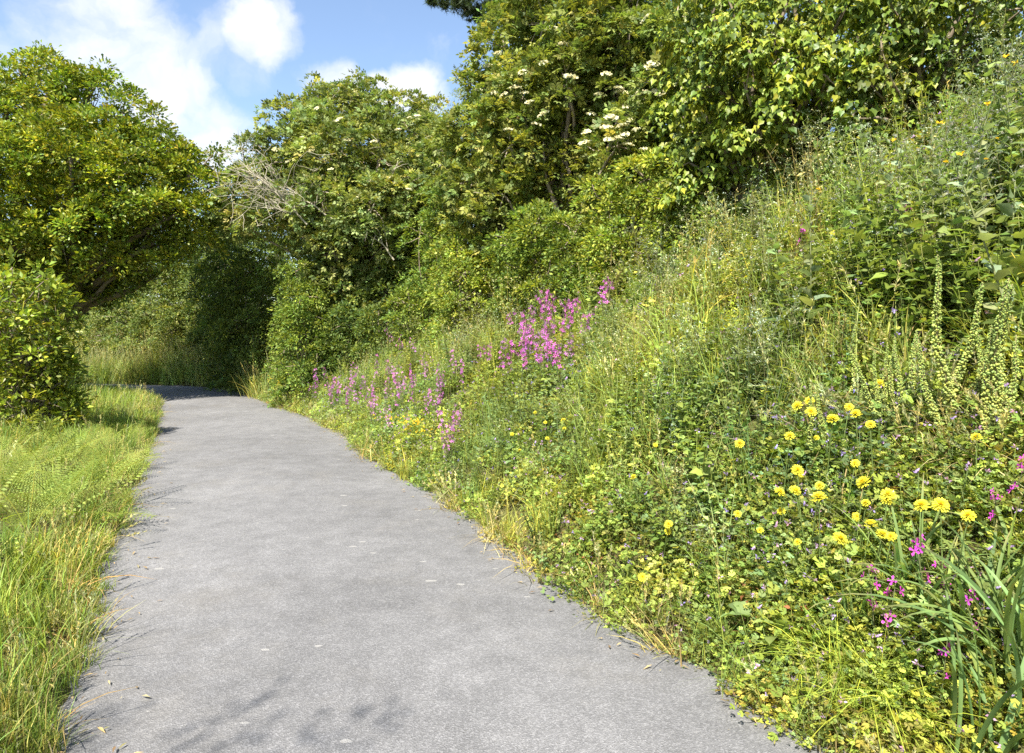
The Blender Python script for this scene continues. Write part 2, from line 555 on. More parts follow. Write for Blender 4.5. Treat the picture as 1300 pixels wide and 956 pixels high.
def umbel(g, c, r, nrm, col=(.64, .62, .4)):
    n = 34
    a = rng.uniform(0, 2 * PI, n); rr = r * np.sqrt(rng.random(n))
    nrm = unit(nrm); x = unit(np.cross(nrm, [.3, .5, .1])); y = np.cross(nrm, x)
    p = c + (np.cos(a) * rr)[:, None] * x + (np.sin(a) * rr)[:, None] * y + nrm * ((1 - (rr / r) ** 2) * r * .35)[:, None]
    M = frames(unit(rng.normal(0, 1, (n, 3)) + x), np.broadcast_to(nrm, (n, 3)) + rng.normal(0, .3, (n, 3)))
    scatter(g, tpl([(-.5, -.5, 0), (.5, -.5, 0), (.5, .5, .1), (-.5, .5, .1)], [], [(0, 1, 2, 3)]), M, p, r * .42, vary(col, n, .1, .05))
    k = 8
    for q in p[:k]:
        tube(g, [c - nrm * r * .9, q], [r * .035, r * .02], (.16, .22, .06), 3)


# oak on the left
OAKC = [(.15, .2, .022), (.23, .265, .03), (.1, .155, .02), (.28, .26, .035)]
shrub('oak_tree', 'broad leafy oak on the left, spreading over the lane verge', 'tree',
      [(60, 120, 15, 52), (8, 132, 14.5, 58), (118, 140, 15, 46), (-60, 150, 15, 75), (163, 165, 15, 38), (207, 195, 15.2, 38), (243, 218, 15, 32), (90, 200, 14, 68), (20, 230, 14, 78),
       (150, 230, 14.2, 58), (205, 258, 14.5, 46), (250, 262, 15, 34), (80, 290, 14, 66), (10, 310, 13.5, 58), (138, 312, 14.5, 50), (195, 308, 15, 40), (118, 352, 15.5, 36), (-60, 300, 14, 85),
       (60, 190, 16.5, 80), (150, 222, 16.5, 66), (212, 240, 16.5, 42), (56, 74, 15, 17), (128, 97, 15, 20), (252, 298, 15.4, 24), (228, 325, 15.6, 20), (112, 378, 15.2, 28), (152, 348, 15, 30), (190, 343, 15.3, 26), (78, 392, 15, 22), (42, 345, 14, 42), (278, 236, 15.2, 17), (270, 196, 15.1, 11), (196, 146, 15, 11),
       (24, 84, 15, 16), (-20, 215, 13, 60), (92, 96, 15.4, 22), (160, 120, 15.4, 12)],
      45, 15.6, OAK,   .088, OAKC, [4, 3, 2, 1], .23, 1.0, M_OAK, .24, twigs=130, leaf_area=.002, inner=.35, spray_amt=.26)

shrub('hazel_shrub', 'bright leafy shrub under the oak at the left edge, dark below', 'shrub',
      [(30, 385, 9, 42), (62, 408, 9.3, 28), (0, 415, 9, 45), (35, 448, 9, 42), (62, 470, 9.2, 26), (18, 498, 9, 42), (55, 508, 9.2, 28), (-30, 465, 9, 55), (76, 500, 9.5, 16), (-10, 365, 9.2, 30), (88, 432, 9.4, 13), (84, 388, 9.4, 12), (52, 350, 9.2, 15), (16, 340, 9, 15), (90, 470, 9.3, 12), (70, 372, 9.3, 12), (85, 525, 9.2, 14)],
      20, 9.3, LEAF, .085, [(.22, .26, .03), (.15, .2, .024), (.27, .27, .04)], [3, 3, 1], .14, .95, M_OAK, .06, twigs=90, leaf_area=.0028, skirt=.9)

ELD = [(.16, .2, .045), (.22, .25, .065), (.11, .15, .035), (.27, .27, .085)]
o_e1, b_e1, l_e1 = shrub('elder_tree', 'rounded elder beyond the bend side, grey bare branches among its leaves', 'tree',
      [(340, 212, 15, 42), (312, 250, 15, 36), (370, 165, 15, 38), (420, 136, 15.3, 34), (462, 140, 15.5, 36), (510, 152, 15.5, 33), (420, 190, 14.5, 52), (480, 200, 14.5, 54), (540, 190, 15, 44),
       (350, 265, 14.5, 40), (410, 258, 14, 46), (470, 265, 14, 48), (530, 255, 14.3, 45), (300, 280, 15, 20), (385, 300, 14.8, 28), (440, 300, 14.3, 32), (500, 300, 14.5, 34), (400, 112, 15.4, 12),
       (455, 108, 15.5, 13), (545, 140, 15.6, 18), (440, 200, 16.5, 70), (370, 235, 16.5, 50), (520, 220, 16.5, 60)],
      470, 15.2, ELDER, .135, [(.17, .215, .058), (.23, .265, .085), (.12, .16, .04), (.28, .29, .11)], [4, 3, 2, 1], .2, 1.25, M_LEAF, .12, bark=(.24, .2, .15), twigs=420, leaf_area=.0055, twig_r=.008, skirt=.85, back=.55, skirt_x=-4.1)
o_e2, b_e2, l_e2 = shrub('elder_tree', 'tall elder hung with many cream flower heads on the bank top', 'tree',
      [(640, 62, 11, 40), (690, 30, 10.5, 46), (750, 40, 10, 56), (612, 112, 11.3, 30), (660, 120, 10.5, 46), (720, 108, 10, 50), (602, 170, 11.3, 36), (648, 185, 10.5, 44), (600, 228, 11.2, 36),
       (640, 248, 10.6, 38), (690, 180, 10.4, 36), (780, 100, 9.8, 50), (800, 30, 9.5, 56), (832, 150, 9.3, 44), (785, 185, 9.3, 42), (845, 90, 9, 46), (700, -40, 10.5, 60), (790, -50, 10, 70),
       (740, 150, 11.5, 60), (660, 200, 12, 60), (600, 270, 11.3, 28), (565, 190, 11.8, 18), (860, 20, 8.8, 46), (675, 250, 10.8, 24)],
      730, 10.8, ELDER, .14, ELD, [4, 3, 2, 1], .18, .95, M_LEAF, .12, bark=(.24, .2, .15), twigs=420, leaf_area=.0053, twig_r=.006, skirt=.85, back=.5)

# cream flower heads of the two elders, each its own part
UM2 = [(785, 112), (860, 112), (790, 118), (775, 150), (770, 162), (800, 152), (790, 160), (796, 138), (786, 175), (774, 178), (792, 172), (798, 184), (808, 165), (830, 200), (822, 205), (828, 215), (818, 190), (838, 196),
       (850, 185), (725, 98), (750, 145), (640, 120), (655, 112), (665, 118), (645, 165), (680, 158), (628, 118), (664, 92), (690, 80), (716, 58), (828, 82), (770, 95), (700, 37), (742, 182), (745, 168), (606, 115), (620, 84),
       (632, 68), (835, 118), (812, 120), (870, 92), (820, 24), (760, 120), (672, 130), (690, 145)]
UM1 = [(402, 138), (430, 152), (395, 192), (385, 175), (475, 180), (505, 165), (520, 150), (495, 227), (500, 232), (440, 178), (366, 205), (530, 148), (545, 175), (480, 130), (350, 190), (455, 250), (520, 240), (420, 215), (330, 232), (470, 230)]
for (o, b, lobes, lst, rr) in ((o_e2, b_e2, l_e2, UM2, .086), (o_e1, b_e1, l_e1, UM1, .075)):
    for (a, y) in lst:
        best, bp = 1e9, None
        dv = P(a, y, 1.0) - np.array([0, 0, EYE])
        for c, r in lobes:                       # where the line of sight meets the crown's skin
            oc = np.array([0, 0, EYE]) - c; A2 = dv @ dv; B2 = 2 * oc @ dv; C2 = oc @ oc - (r * 1.1) ** 2
            D2 = B2 * B2 - 4 * A2 * C2
            if D2 > 0:
                t_ = (-B2 - math.sqrt(D2)) / (2 * A2)
                if t_ < best: best = t_; bp = np.array([0, 0, EYE]) + dv * t_
        if bp is None: continue
        g = Geo(); umbel(g, bp, rr * rng.uniform(.7, 1.15), np.array([-.12, -.42, .9]) + rng.normal(0, .25, 3))
        g.build('flower_cluster', M_PETAL, o, off=b)

# pale dead branches of the far elder
for (x0, y0, x1, y1, n_) in ((390, 285, 300, 200, 16), (440, 290, 345, 235, 18), (370, 270, 320, 262, 8), (470, 270, 505, 205, 4), (500, 330, 470, 300, 3), (360, 250, 310, 235, 12)):
    t = Geo()
    a, b_ = P(x0, y0, 13.7), P(x1, y1, 13.6)
    main = wander(a, b_, 9, .12, .06)
    tube(t, main, np.linspace(.02, .006, 9), PALE_BARK, 5)
    for _ in range(n_):
        k = rng.integers(2, 8); s_ = main[k]
        e = s_ + unit((b_ - a) + rng.normal(0, .5, 3) * np.linalg.norm(b_ - a)) * rng.uniform(.35, 1.1)
        tw = wander(s_, e, 6, .25)
        tube(t, tw, np.linspace(.0065, .0028, 6), PALE_BARK, 4)
        for _2 in range(3):
            s2 = tw[rng.integers(2, 6)]
            tube(t, wander(s2, s2 + rng.normal(0, .22, 3), 4, .2), np.linspace(.006, .003, 4), PALE_BARK, 3)
    t.build('dead_branch', M_BARK, o_e1, True, off=b_e1)

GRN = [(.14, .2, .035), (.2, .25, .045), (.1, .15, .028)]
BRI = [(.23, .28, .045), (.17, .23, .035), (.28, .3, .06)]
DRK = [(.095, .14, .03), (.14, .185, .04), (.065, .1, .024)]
OLV = [(.17, .215, .058), (.13, .175, .045), (.22, .245, .08)]


def bush(label, lob, bpx, bY, cols, size=.06, name='hedge_shrub', tp=None, cover=.9, sp=.15, **kw):
    return shrub(name, label, 'shrub', lob, bpx, bY, tp or LEAF, size, cols, [3, 3, 2], sp, cover, M_LEAF, .03, twigs=60, leaf_area=size * size * .34, skirt=1.0, **kw)


bush('lit pale green shrub under the far elder beside the dark hollow', [(375, 345, 14.2, 20), (385, 378, 14, 23), (362, 400, 14.3, 18), (402, 402, 14, 20), (380, 425, 14, 16)], 385, 14.2, GRN)
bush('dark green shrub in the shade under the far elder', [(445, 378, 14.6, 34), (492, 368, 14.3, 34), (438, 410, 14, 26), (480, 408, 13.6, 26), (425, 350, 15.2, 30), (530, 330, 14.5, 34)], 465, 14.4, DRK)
bush('deep green shrub between the far elder and the tall flowering elder', [(540, 350, 13, 30), (545, 300, 13.2, 32), (520, 385, 12.8, 24), (560, 375, 12.5, 22), (565, 250, 13, 26)], 545, 13.1, GRN)
bush('yellow green bush at the foot of the tall flowering elder', [(582, 308, 11.5, 27), (592, 345, 11.3, 27), (562, 338, 11.7, 18), (620, 345, 11.2, 25)], 590, 11.5, BRI, .055)
bush('mid green spreading bush on the bank below the dark hollow of the tall elder', [(680, 290, 9.8, 36), (728, 300, 9.3, 36), (650, 310, 10, 28), (700, 325, 9.5, 28), (745, 330, 9.0, 24), (660, 340, 9.8, 22)], 700, 9.8, GRN, .055)
bush('bright green bush on the bank below the white flower heads', [(770, 258, 9, 36), (820, 228, 8.6, 40), (800, 288, 8.7, 30), (850, 210, 8.3, 30), (770, 300, 8.8, 24)], 800, 9, BRI, .055)
bush('dull green bush below the ivy at the top of the bank', [(868, 222, 8.2, 34), (862, 268, 8.1, 28), (905, 250, 7.7, 28), (890, 200, 8.3, 26), (900, 280, 7.6, 22)], 880, 8.1, GRN, .055)
bush('thin grey green thorn bush with bare twig tips between the two elders', [(585, 122, 14, 19), (602, 142, 14, 18), (574, 150, 14, 18), (560, 165, 14, 18), (590, 170, 14.2, 22)], 585, 14.2, OLV, .05, 'thorn_bush', LEAF_N, .6, bark=PALE_BARK)
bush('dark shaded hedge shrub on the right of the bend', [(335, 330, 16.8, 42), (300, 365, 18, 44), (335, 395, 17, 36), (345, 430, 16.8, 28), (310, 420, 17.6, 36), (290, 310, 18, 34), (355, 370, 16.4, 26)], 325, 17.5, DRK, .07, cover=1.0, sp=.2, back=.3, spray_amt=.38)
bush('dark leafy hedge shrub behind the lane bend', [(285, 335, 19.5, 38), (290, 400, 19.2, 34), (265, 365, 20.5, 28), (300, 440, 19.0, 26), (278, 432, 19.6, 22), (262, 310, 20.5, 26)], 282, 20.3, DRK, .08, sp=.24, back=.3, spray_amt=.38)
bush('grey green hedge shrub beyond the bend, nearest the dark hedge', [(205, 392, 22.6, 36), (222, 425, 22, 28), (246, 445, 21.6, 22), (190, 435, 22.2, 24), (215, 350, 23, 36), (248, 400, 22.4, 26), (240, 365, 22.8, 26)], 210, 22.2, OLV, .075)
bush('grey green hedge shrub beyond the bend with dry brown twigs', [(150, 402, 23, 36), (160, 440, 22, 26), (130, 432, 22.5, 26), (150, 360, 24, 34)], 150, 23, OLV, .075, bark=(.3, .24, .2))
bush('grey green hedge shrub beyond the bend, seen under the oak boughs', [(100, 412, 24, 36), (105, 442, 23, 26), (80, 440, 23.4, 30), (90, 370, 25, 40), (60, 400, 25, 40)], 95, 24, OLV, .075)
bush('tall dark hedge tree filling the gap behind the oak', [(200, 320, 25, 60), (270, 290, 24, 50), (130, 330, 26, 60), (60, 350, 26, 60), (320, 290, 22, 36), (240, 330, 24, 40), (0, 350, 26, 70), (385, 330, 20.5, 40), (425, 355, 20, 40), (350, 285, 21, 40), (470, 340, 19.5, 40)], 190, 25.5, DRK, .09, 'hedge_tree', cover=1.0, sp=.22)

shrub('hedge_tree', 'dense green tree filling the hedge behind the tall flowering elder', 'tree',
      [(620, 180, 13, 50), (680, 120, 13, 70), (760, 60, 12.5, 80), (700, 230, 13, 60), (780, 200, 12, 70), (840, 110, 12, 80), (850, 220, 11.5, 60), (640, 290, 13, 45), (720, 310, 12.5, 45), (700, 0, 13.2, 80), (800, -40, 12.5, 90)],
      740, 13, LEAF, .085, GRN, [3, 1, 3], .22, .9, M_LEAF, .16, leaf_area=.0026, skirt=.9)
shrub('hedge_tree', 'dark green tree in the hedge between the flowering elder and the ivy covered tree', 'tree',
      [(880, 60, 9.6, 70), (930, 130, 9.4, 66), (990, 80, 9, 80), (870, 180, 9.4, 50), (960, 200, 9, 50), (1050, 30, 8.8, 80), (1060, 130, 8.6, 60), (930, -40, 9.5, 90), (1040, -60, 9, 90), (1130, 60, 8.4, 70), (1220, 10, 8.2, 80), (1300, -10, 8, 80), (1180, -60, 8.4, 90), (1140, 130, 8.2, 40)],
      980, 9.4, LEAF, .08, [(.1, .15, .028), (.16, .2, .035), (.07, .11, .024)], [3, 2, 3], .2, .8, M_LEAF, .14, leaf_area=.0026, skirt=.9)

# ivy on the nearest tree at the upper right
IV = [(.17, .22, .026), (.12, .17, .022), (.235, .265, .034), (.08, .12, .02)]
o_iv, b_iv, l_iv = shrub('ivy_tree', 'ivy covered tree with glossy yellow green leaves at the upper right', 'tree',
      [(900, 62, 7, 40), (950, 50, 6.8, 44), (1000, 70, 6.6, 44), (1050, 62, 6.4, 40), (898, 110, 7, 30), (948, 118, 6.8, 38), (1005, 118, 6.5, 34), (1050, 98, 6.3, 24), (930, 168, 7, 28), (968, 168, 6.9, 24),
       (1000, 0, 6.8, 56), (925, 0, 7.2, 50), (1080, -5, 6.4, 44), (890, -30, 7.5, 50), (1000, 60, 7.6, 70), (940, 130, 7.6, 50), (1020, 150, 7.2, 30), (960, 205, 7.2, 20)],
      985, 7.6, IVY, .058, IV, [4, 3, 2, 2], .14, .85, M_IVY, .14, twigs=150, leaf_area=.0022, inner=.3, spray_amt=.2, skirt=.8, back=.45, hang=1)
shrub('ivy_shrub', 'ivy thicket along the top edge above the tall grey herbs', 'shrub',
      [(1130, 5, 6.2, 40), (1185, -5, 6.1, 40), (1240, 0, 6, 36), (1300, 10, 5.8, 40), (1120, 65, 6.1, 22), (1170, 45, 6.2, 24), (1150, -60, 6.6, 60), (1260, -60, 6.3, 60), (1100, 100, 6.2, 18), (1080, 150, 6.1, 18),
       (1220, 60, 6.3, 30), (1150, 95, 6.6, 34)],
      1180, 6.7, IVY, .058, IV, [3, 4, 1, 3], .14, .85, M_IVY, .08, twigs=90, leaf_area=.0024, inner=.3, skirt=.9, back=.2, hang=1)

# pine behind, only its lowest boughs in view
pb = P(735, 300, 24.0); pb[2] = hz1(pb[0], pb[1]) - .1
pine = thing('pine_tree', 'dark pine whose hanging bough shows against the sky at the top', 'tree', pb)
t = Geo(); top = np.array([pb[0] - .5, 24.3, 17.5]); tube(t, wander(pb, top, 10, .03), np.linspace(.32, .08, 10), (.17, .11, .08), 10); t.build('trunk', M_BARK, pine, True, off=pb)
g, t = Geo(), Geo()
tuft = []
for (a, y, r) in ((548, 0, 6), (562, 4, 10), (580, 2, 10), (592, 10, 12), (606, 18, 12), (616, 36, 9), (612, 46, 6), (625, 10, 16), (640, 22, 16), (650, 0, 26), (600, -18, 30), (560, -20, 20), (670, 20, 24), (690, -10, 40), (640, -50, 50), (730, -40, 60), (780, 0, 50)):
    c = P(a, y, 23 + rng.uniform(-.6, .6)); rr = r * 23 / F
    tube(t, wander(top + (c - top) * .35 + np.array([0, 0, -1.0]), c, 7, .12), np.linspace(.06, .015, 7), (.17, .12, .09), 5)
    for _ in range(int(26 + r * 3.2)):
        q_ = c + rng.normal(0, .5, 3) * rr
        tuft.append(q_)
        if rng.random() < .35: tube(t, wander(c, q_, 4, .2), np.linspace(.015, .006, 4), (.15, .11, .08), 3)
tuft = np.array(tuft); k = 26
T_ = np.repeat(tuft, k, 0); d = unit(rng.normal(0, 1, (len(T_), 3)) + np.array([0, -.2, .5]))
scatter(g, tpl([(-.05, 0, 0), (.05, 0, 0), (0, 1, 0)], [(0, 1, 2)]), frames(d, rand_dirs(len(T_))), T_, rng.uniform(.13, .22, len(T_)), vary((.05, .075, .03), len(T_), .2, .1))
g.build('crown', M_LEAF, pine, off=pb); t.build('branch', M_BARK, pine, True, off=pb)

# a tree behind the photographer whose twig tips shade the lower end of the lane
sh = thing('roadside_tree', 'tree out of view beside the lane, its twig shadows fall on the road', 'tree', (-5.0, -7.0, hz1(-5.0, -7.0) - .05))
bl = np.array(sh.location)
t = Geo(); tube(t, wander(bl, bl + np.array([.3, .3, 4.0]), 7, .06), np.linspace(.2, .13, 7), BARK, 8); t.build('trunk', M_BARK, sh, True, off=bl)
t, g = Geo(), Geo()
ps = []
for e in ([-3.3, -1.75, 5.8], [-2.7, -1.75, 5.9], [-3.9, -1.8, 5.7]):
    e = np.array(e); w_ = wander(bl + np.array([.3, .3, 3.9]), e, 9, .1, .05); tube(t, w_, np.linspace(.04, .004, 9), BARK, 5)
    for _ in range(6): ps.append(e + rng.normal(0, .24, 3) * np.array([1.2, .8, .6]))
ps = np.repeat(np.array(ps), 9, 0) + rng.normal(0, .08, (len(ps) * 9, 3))
scatter(g, LEAF, frames(rand_dirs(len(ps)), np.tile([0, 0, 1.], (len(ps), 1)) + rng.normal(0, .4, (len(ps), 3))), ps, .07, vary((.15, .2, .03), len(ps)))
g.build('crown', M_LEAF, sh, off=bl); t.build('branch', M_BARK, sh, True, off=bl)

# ------------------------------------------------------------------ herb prototypes: part name -> Geo
YG = (.26, .3, .055); MG = (.165, .23, .042); GG = (.18, .24, .078); DG = (.1, .145, .035); STRAW = (.5, .42, .2); RUST = (.22, .09, .04)


def arc(h, lean, az, n=6, curl=1.5):
    t = np.linspace(0, 1, n)
    r = lean * t ** curl
    return np.stack([r * math.cos(az), r * math.sin(az), h * t * (1 - .15 * lean / max(h, .01) * t)], 1)


def many(g, t, pos, tip, up, size, col):
    pos = np.asarray(pos)
    if len(pos): scatter(g, t, frames(np.asarray(tip, float), np.asarray(up, float)), pos, size, col)


def weed(h=.5, stems=3, col=MG, ls=.07, tp=LEAF, pairs=9, spread=.12):
    st, lf = Geo(), Geo(); pos, tip, sz = [], [], []
    for _ in range(stems):
        az = rng.uniform(0, 2 * PI); hh = h * rng.uniform(.7, 1.1)
        c = arc(hh, spread * rng.uniform(.3, 1.5), az); c[:, :2] += rng.normal(0, .03, 2)
        tube(st, c, np.linspace(.004, .0015, 6), np.asarray(col) * (1.0, .85, .9), 4)
        for k in range(pairs):
            u = (k + 1.2) / (pairs + .6); p = np.array([np.interp(u, np.linspace(0, 1, 6), c[:, i_]) for i_ in range(3)])
            a0 = k * 1.57 + rng.uniform(-.4, .4)
            for s_ in (0, PI):
                e = rng.uniform(-.25, .5)
                pos.append(p); tip.append((math.cos(a0 + s_), math.sin(a0 + s_), e)); sz.append(ls * (1.15 - .65 * u) * rng.uniform(.75, 1.25))
    n = len(pos)
    many(lf, tp, pos, tip, np.tile([0, 0, 1.], (n, 1)) + rng.normal(0, .3, (n, 3)), np.array(sz), vary(col, n, .16, .12))
    return {'stem': st, 'foliage': lf}


def clump(r=.16, h=.2, n=110, ls=.024, col=YG, tp=TREFOIL, flowers=4, fcol=(.36, .24, .44), fs=.009):
    st, lf, fl = Geo(), Geo(), Geo()
    a = rng.uniform(0, 2 * PI, n); rr = r * np.sqrt(rng.random(n)) * rng.uniform(.7, 1.3, n)
    z = h * rng.uniform(.25, 1.1, n) * (1 - .55 * (rr / r) ** 2 / 1.4)
    pos = np.stack([np.cos(a) * rr, np.sin(a) * rr, np.maximum(z, .01)], 1)
    tip = np.stack([np.cos(a + rng.normal(0, 1, n)), np.sin(a + rng.normal(0, 1, n)), rng.normal(.1, .45, n)], 1)
    many(lf, tp, pos, tip, np.tile([0, 0, 1.], (n, 1)) + rng.normal(0, .35, (n, 3)), ls * np.exp(rng.normal(0, .25, n)), vary(col, n, .2, .09))
    for k in range(0, n, 7):
        tube(st, [(pos[k, 0] * .3, pos[k, 1] * .3, 0), pos[k] * (.8, .8, .6), pos[k]], [.0025, .002, .001], np.asarray(col) * (.9, .8, .8), 3)
    if flowers:
        for _ in range(flowers):
            a_ = rng.uniform(0, 2 * PI); q_ = r * rng.uniform(.1, .9)
            p = np.array([math.cos(a_) * q_, math.sin(a_) * q_, h * rng.uniform(.9, 1.25)]); m = 7
            many(fl, LEAF, np.tile(p, (m, 1)) + rng.normal(0, fs * .4, (m, 3)), rand_dirs(m) + [0, 0, .4], rand_dirs(m), fs * 1.6, vary(fcol, m, .2, .1))
            tube(st, [(p[0] * .6, p[1] * .6, 0), p], [.002, .0012], np.asarray(col) * .8, 3)
    return {'stem': st, 'foliage': lf, 'flower': fl}


def wisp(h=.75, stems=7, col=GG, seed=(.4, .42, .26), ls=.03, heads=10):
    st, lf, sd = Geo(), Geo(), Geo(); pos, tip, sp = [], [], []
    for _ in range(stems):
        az = rng.uniform(0, 2 * PI); hh = h * rng.uniform(.6, 1.15)
        c = arc(hh, .18 * rng.uniform(.2, 1.6), az, 7) + np.append(rng.normal(0, .05, 2), 0)
        tube(st, c, np.linspace(.003, .001, 7), np.asarray(col) * (1.1, .9, .8), 3)
        for k in range(12):
            u = rng.uniform(.08, .95); p = np.array([np.interp(u, np.linspace(0, 1, 7), c[:, i_]) for i_ in range(3)])
            a0 = rng.uniform(0, 2 * PI)
            for w_ in range(3):
                pos.append(p); tip.append((math.cos(a0 + w_ * 2.1), math.sin(a0 + w_ * 2.1), rng.uniform(0, .8)))
        for k in range(heads):
            u = rng.uniform(.7, 1); p = np.array([np.interp(u, np.linspace(0, 1, 7), c[:, i_]) for i_ in range(3)])
            e = p + rng.normal(0, .045, 3) + [0, 0, .02]; sp.append(e)
            tube(st, [p, e], [.001, .0006], col, 3)
    n = len(pos)
    many(lf, LEAF_N, pos, tip, np.tile([0, 0, 1.], (n, 1)) + rng.normal(0, .3, (n, 3)), ls * np.exp(rng.normal(0, .3, n)), vary(col, n, .2, .12))
    sp = np.repeat(np.array(sp), 3, 0); n = len(sp)
    many(sd, LEAF, sp + rng.normal(0, .004, (n, 3)), rand_dirs(n), rand_dirs(n), .015, vary(seed, n, .25, .1))
    return {'stem': st, 'foliage': lf, 'seed_head': sd}


def tall_herb(h=1.0, col=GG, ls=.16, flowers=3, fcol=(.7, .5, .03)):
    st, lf, fls = Geo(), Geo(), []; pos, tip, sz = [], [], []
    c = arc(h, .12 * rng.uniform(.2, 1.5), rng.uniform(0, 2 * PI), 8)
    tube(st, c, np.linspace(.007, .0025, 8), np.asarray(col) * (1.1, 1, .8), 5)
    n = 26
    for k in range(n):
        u = (k + .5) / n; p = np.array([np.interp(u, np.linspace(0, 1, 8), c[:, i_]) for i_ in range(3)])
        a = k * 2.4 + rng.uniform(-.3, .3)
        pos.append(p); tip.append((math.cos(a), math.sin(a), rng.uniform(-.1, .7))); sz.append(ls * (1.1 - .8 * u) * rng.uniform(.7, 1.3))
    many(lf, BROAD if rng.random() < .5 else broad(6, .2, .6), pos, tip, np.tile([0, 0, 1.], (n, 1)) + rng.normal(0, .35, (n, 3)), np.array(sz), vary(col, n, .18, .1))
    for _ in range(9):
        u = rng.uniform(.72, 1); p = np.array([np.interp(u, np.linspace(0, 1, 8), c[:, i_]) for i_ in range(3)])
        e = p + np.append(rng.normal(0, .08, 2), rng.uniform(.04, .16)); tube(st, wander(p, e, 4, .2), np.linspace(.0025, .0012, 4), col, 3)
        m = 8; fl = Geo(); fls.append(fl)
        yel = rng.random() < flowers / 9
        many(fl, LEAF, np.tile(e, (m, 1)), rand_dirs(m) + [0, 0, .5], rand_dirs(m), .022 if yel else .014, vary(fcol if yel else (.24, .24, .18), m, .15, .1))
    return {'stem': st, 'foliage': lf, 'flower_head': fls}


def grass(n=26, h=.42, col=YG, w=.0032, lean=.5, heads=2, r=.05, hcol=(.38, .36, .16)):
    gr, sd = Geo(), Geo()
    for _ in range(n):
        az = rng.uniform(0, 2 * PI); hh = h * rng.uniform(.45, 1.2); ln = hh * lean * rng.uniform(.1, 1.6)
        c = arc(hh, ln, az, 5, 1.8); c[:, 2] -= np.linspace(0, 1, 5) ** 3 * ln * .3
        c[:, :2] += rng.normal(0, r, 2)
        sd_ = np.array([-math.sin(az), math.cos(az), 0]) + rng.normal(0, .3, 3)
        ribbon(gr, c, np.array([.8, 1, .85, .55, .05]) * w * rng.uniform(.7, 1.4), sd_, vary(col, 1, .2, .16)[0])
    for _ in range(heads):
        az = rng.uniform(0, 2 * PI); hh = h * rng.uniform(1.1, 1.6)
        c = arc(hh, hh * .2, az, 5); tube(gr, c, [.0016, .0014, .0012, .001, .0008], np.asarray(hcol) * .8, 3)
        m = 22; u = rng.uniform(.72, 1, m)
        p = np.stack([np.interp(u, np.linspace(0, 1, 5), c[:, i_]) for i_ in range(3)], 1)
        many(sd, LEAF_N, p, unit(rng.normal(0, .5, (m, 3)) + [0, 0, 1.2]), rand_dirs(m), .028, vary(hcol, m, .2, .1))
    return {'blades': gr, 'seed_head': sd}


def frond(g, L_, az, el0, col, npin=17, sub=9, droop=.9):
    t = np.linspace(0, 1, 12); el = el0 - droop * t ** 1.4
    d = np.stack([np.cos(el) * math.cos(az), np.cos(el) * math.sin(az), np.sin(el)], 1)
    c = np.concatenate([[[0, 0, 0]], np.cumsum((d[1:] + d[:-1]) / 2 * L_ / 11, 0)])
    tube(g, c, np.linspace(.004, .001, 12), np.asarray(col) * (1.15, .9, .7), 3)
    sd = np.array([-math.sin(az), math.cos(az), 0])
    pos, tip, up, sz = [], [], [], []
    for k in range(npin):
        u = .2 + .79 * k / npin
        p = np.array([np.interp(u, t, c[:, i_]) for i_ in range(3)]); dd = unit(np.array([np.interp(u, t, d[:, i_]) for i_ in range(3)])); nn = np.cross(sd, dd) * -1
        ln = L_ * .34 * (1 - (u - .2) / .82) ** .8 * min(1, .55 + (u - .2) * 3) + .008
        for s_ in (-1, 1):
            e = unit(sd * s_ * 1.0 + dd * .35 + np.array([0, 0, -.12])); px_ = unit(dd - e * (dd @ e))
            for m in range(sub):
                v = (m + .4) / sub; b = p + e * ln * v; pl = L_ * .03 * (1 - .65 * v) * (.45 + .55 * ln / (L_ * .34))
                for s2 in (-1, 1):
                    pos.append(b); tip.append(px_ * s2 + e * .5); up.append(nn); sz.append(pl)
            pos.append(p + e * ln * .8); tip.append(e); up.append(nn); sz.append(ln * .22)
    n = len(pos)
    many(g, LEAF, pos, tip, np.array(up) + rng.normal(0, .12, (n, 3)), np.array(sz), vary(col, n, .1, .06))


def fern(n=6, L_=.65, col=(.25, .31, .06)):
    out = []
    for k in range(n):
        g = Geo(); frond(g, L_ * rng.uniform(.75, 1.15), k * 2 * PI / n + rng.uniform(-.35, .35), rng.uniform(.75, 1.25), np.asarray(col) * rng.uniform(.85, 1.15)); out.append(g)
    return out


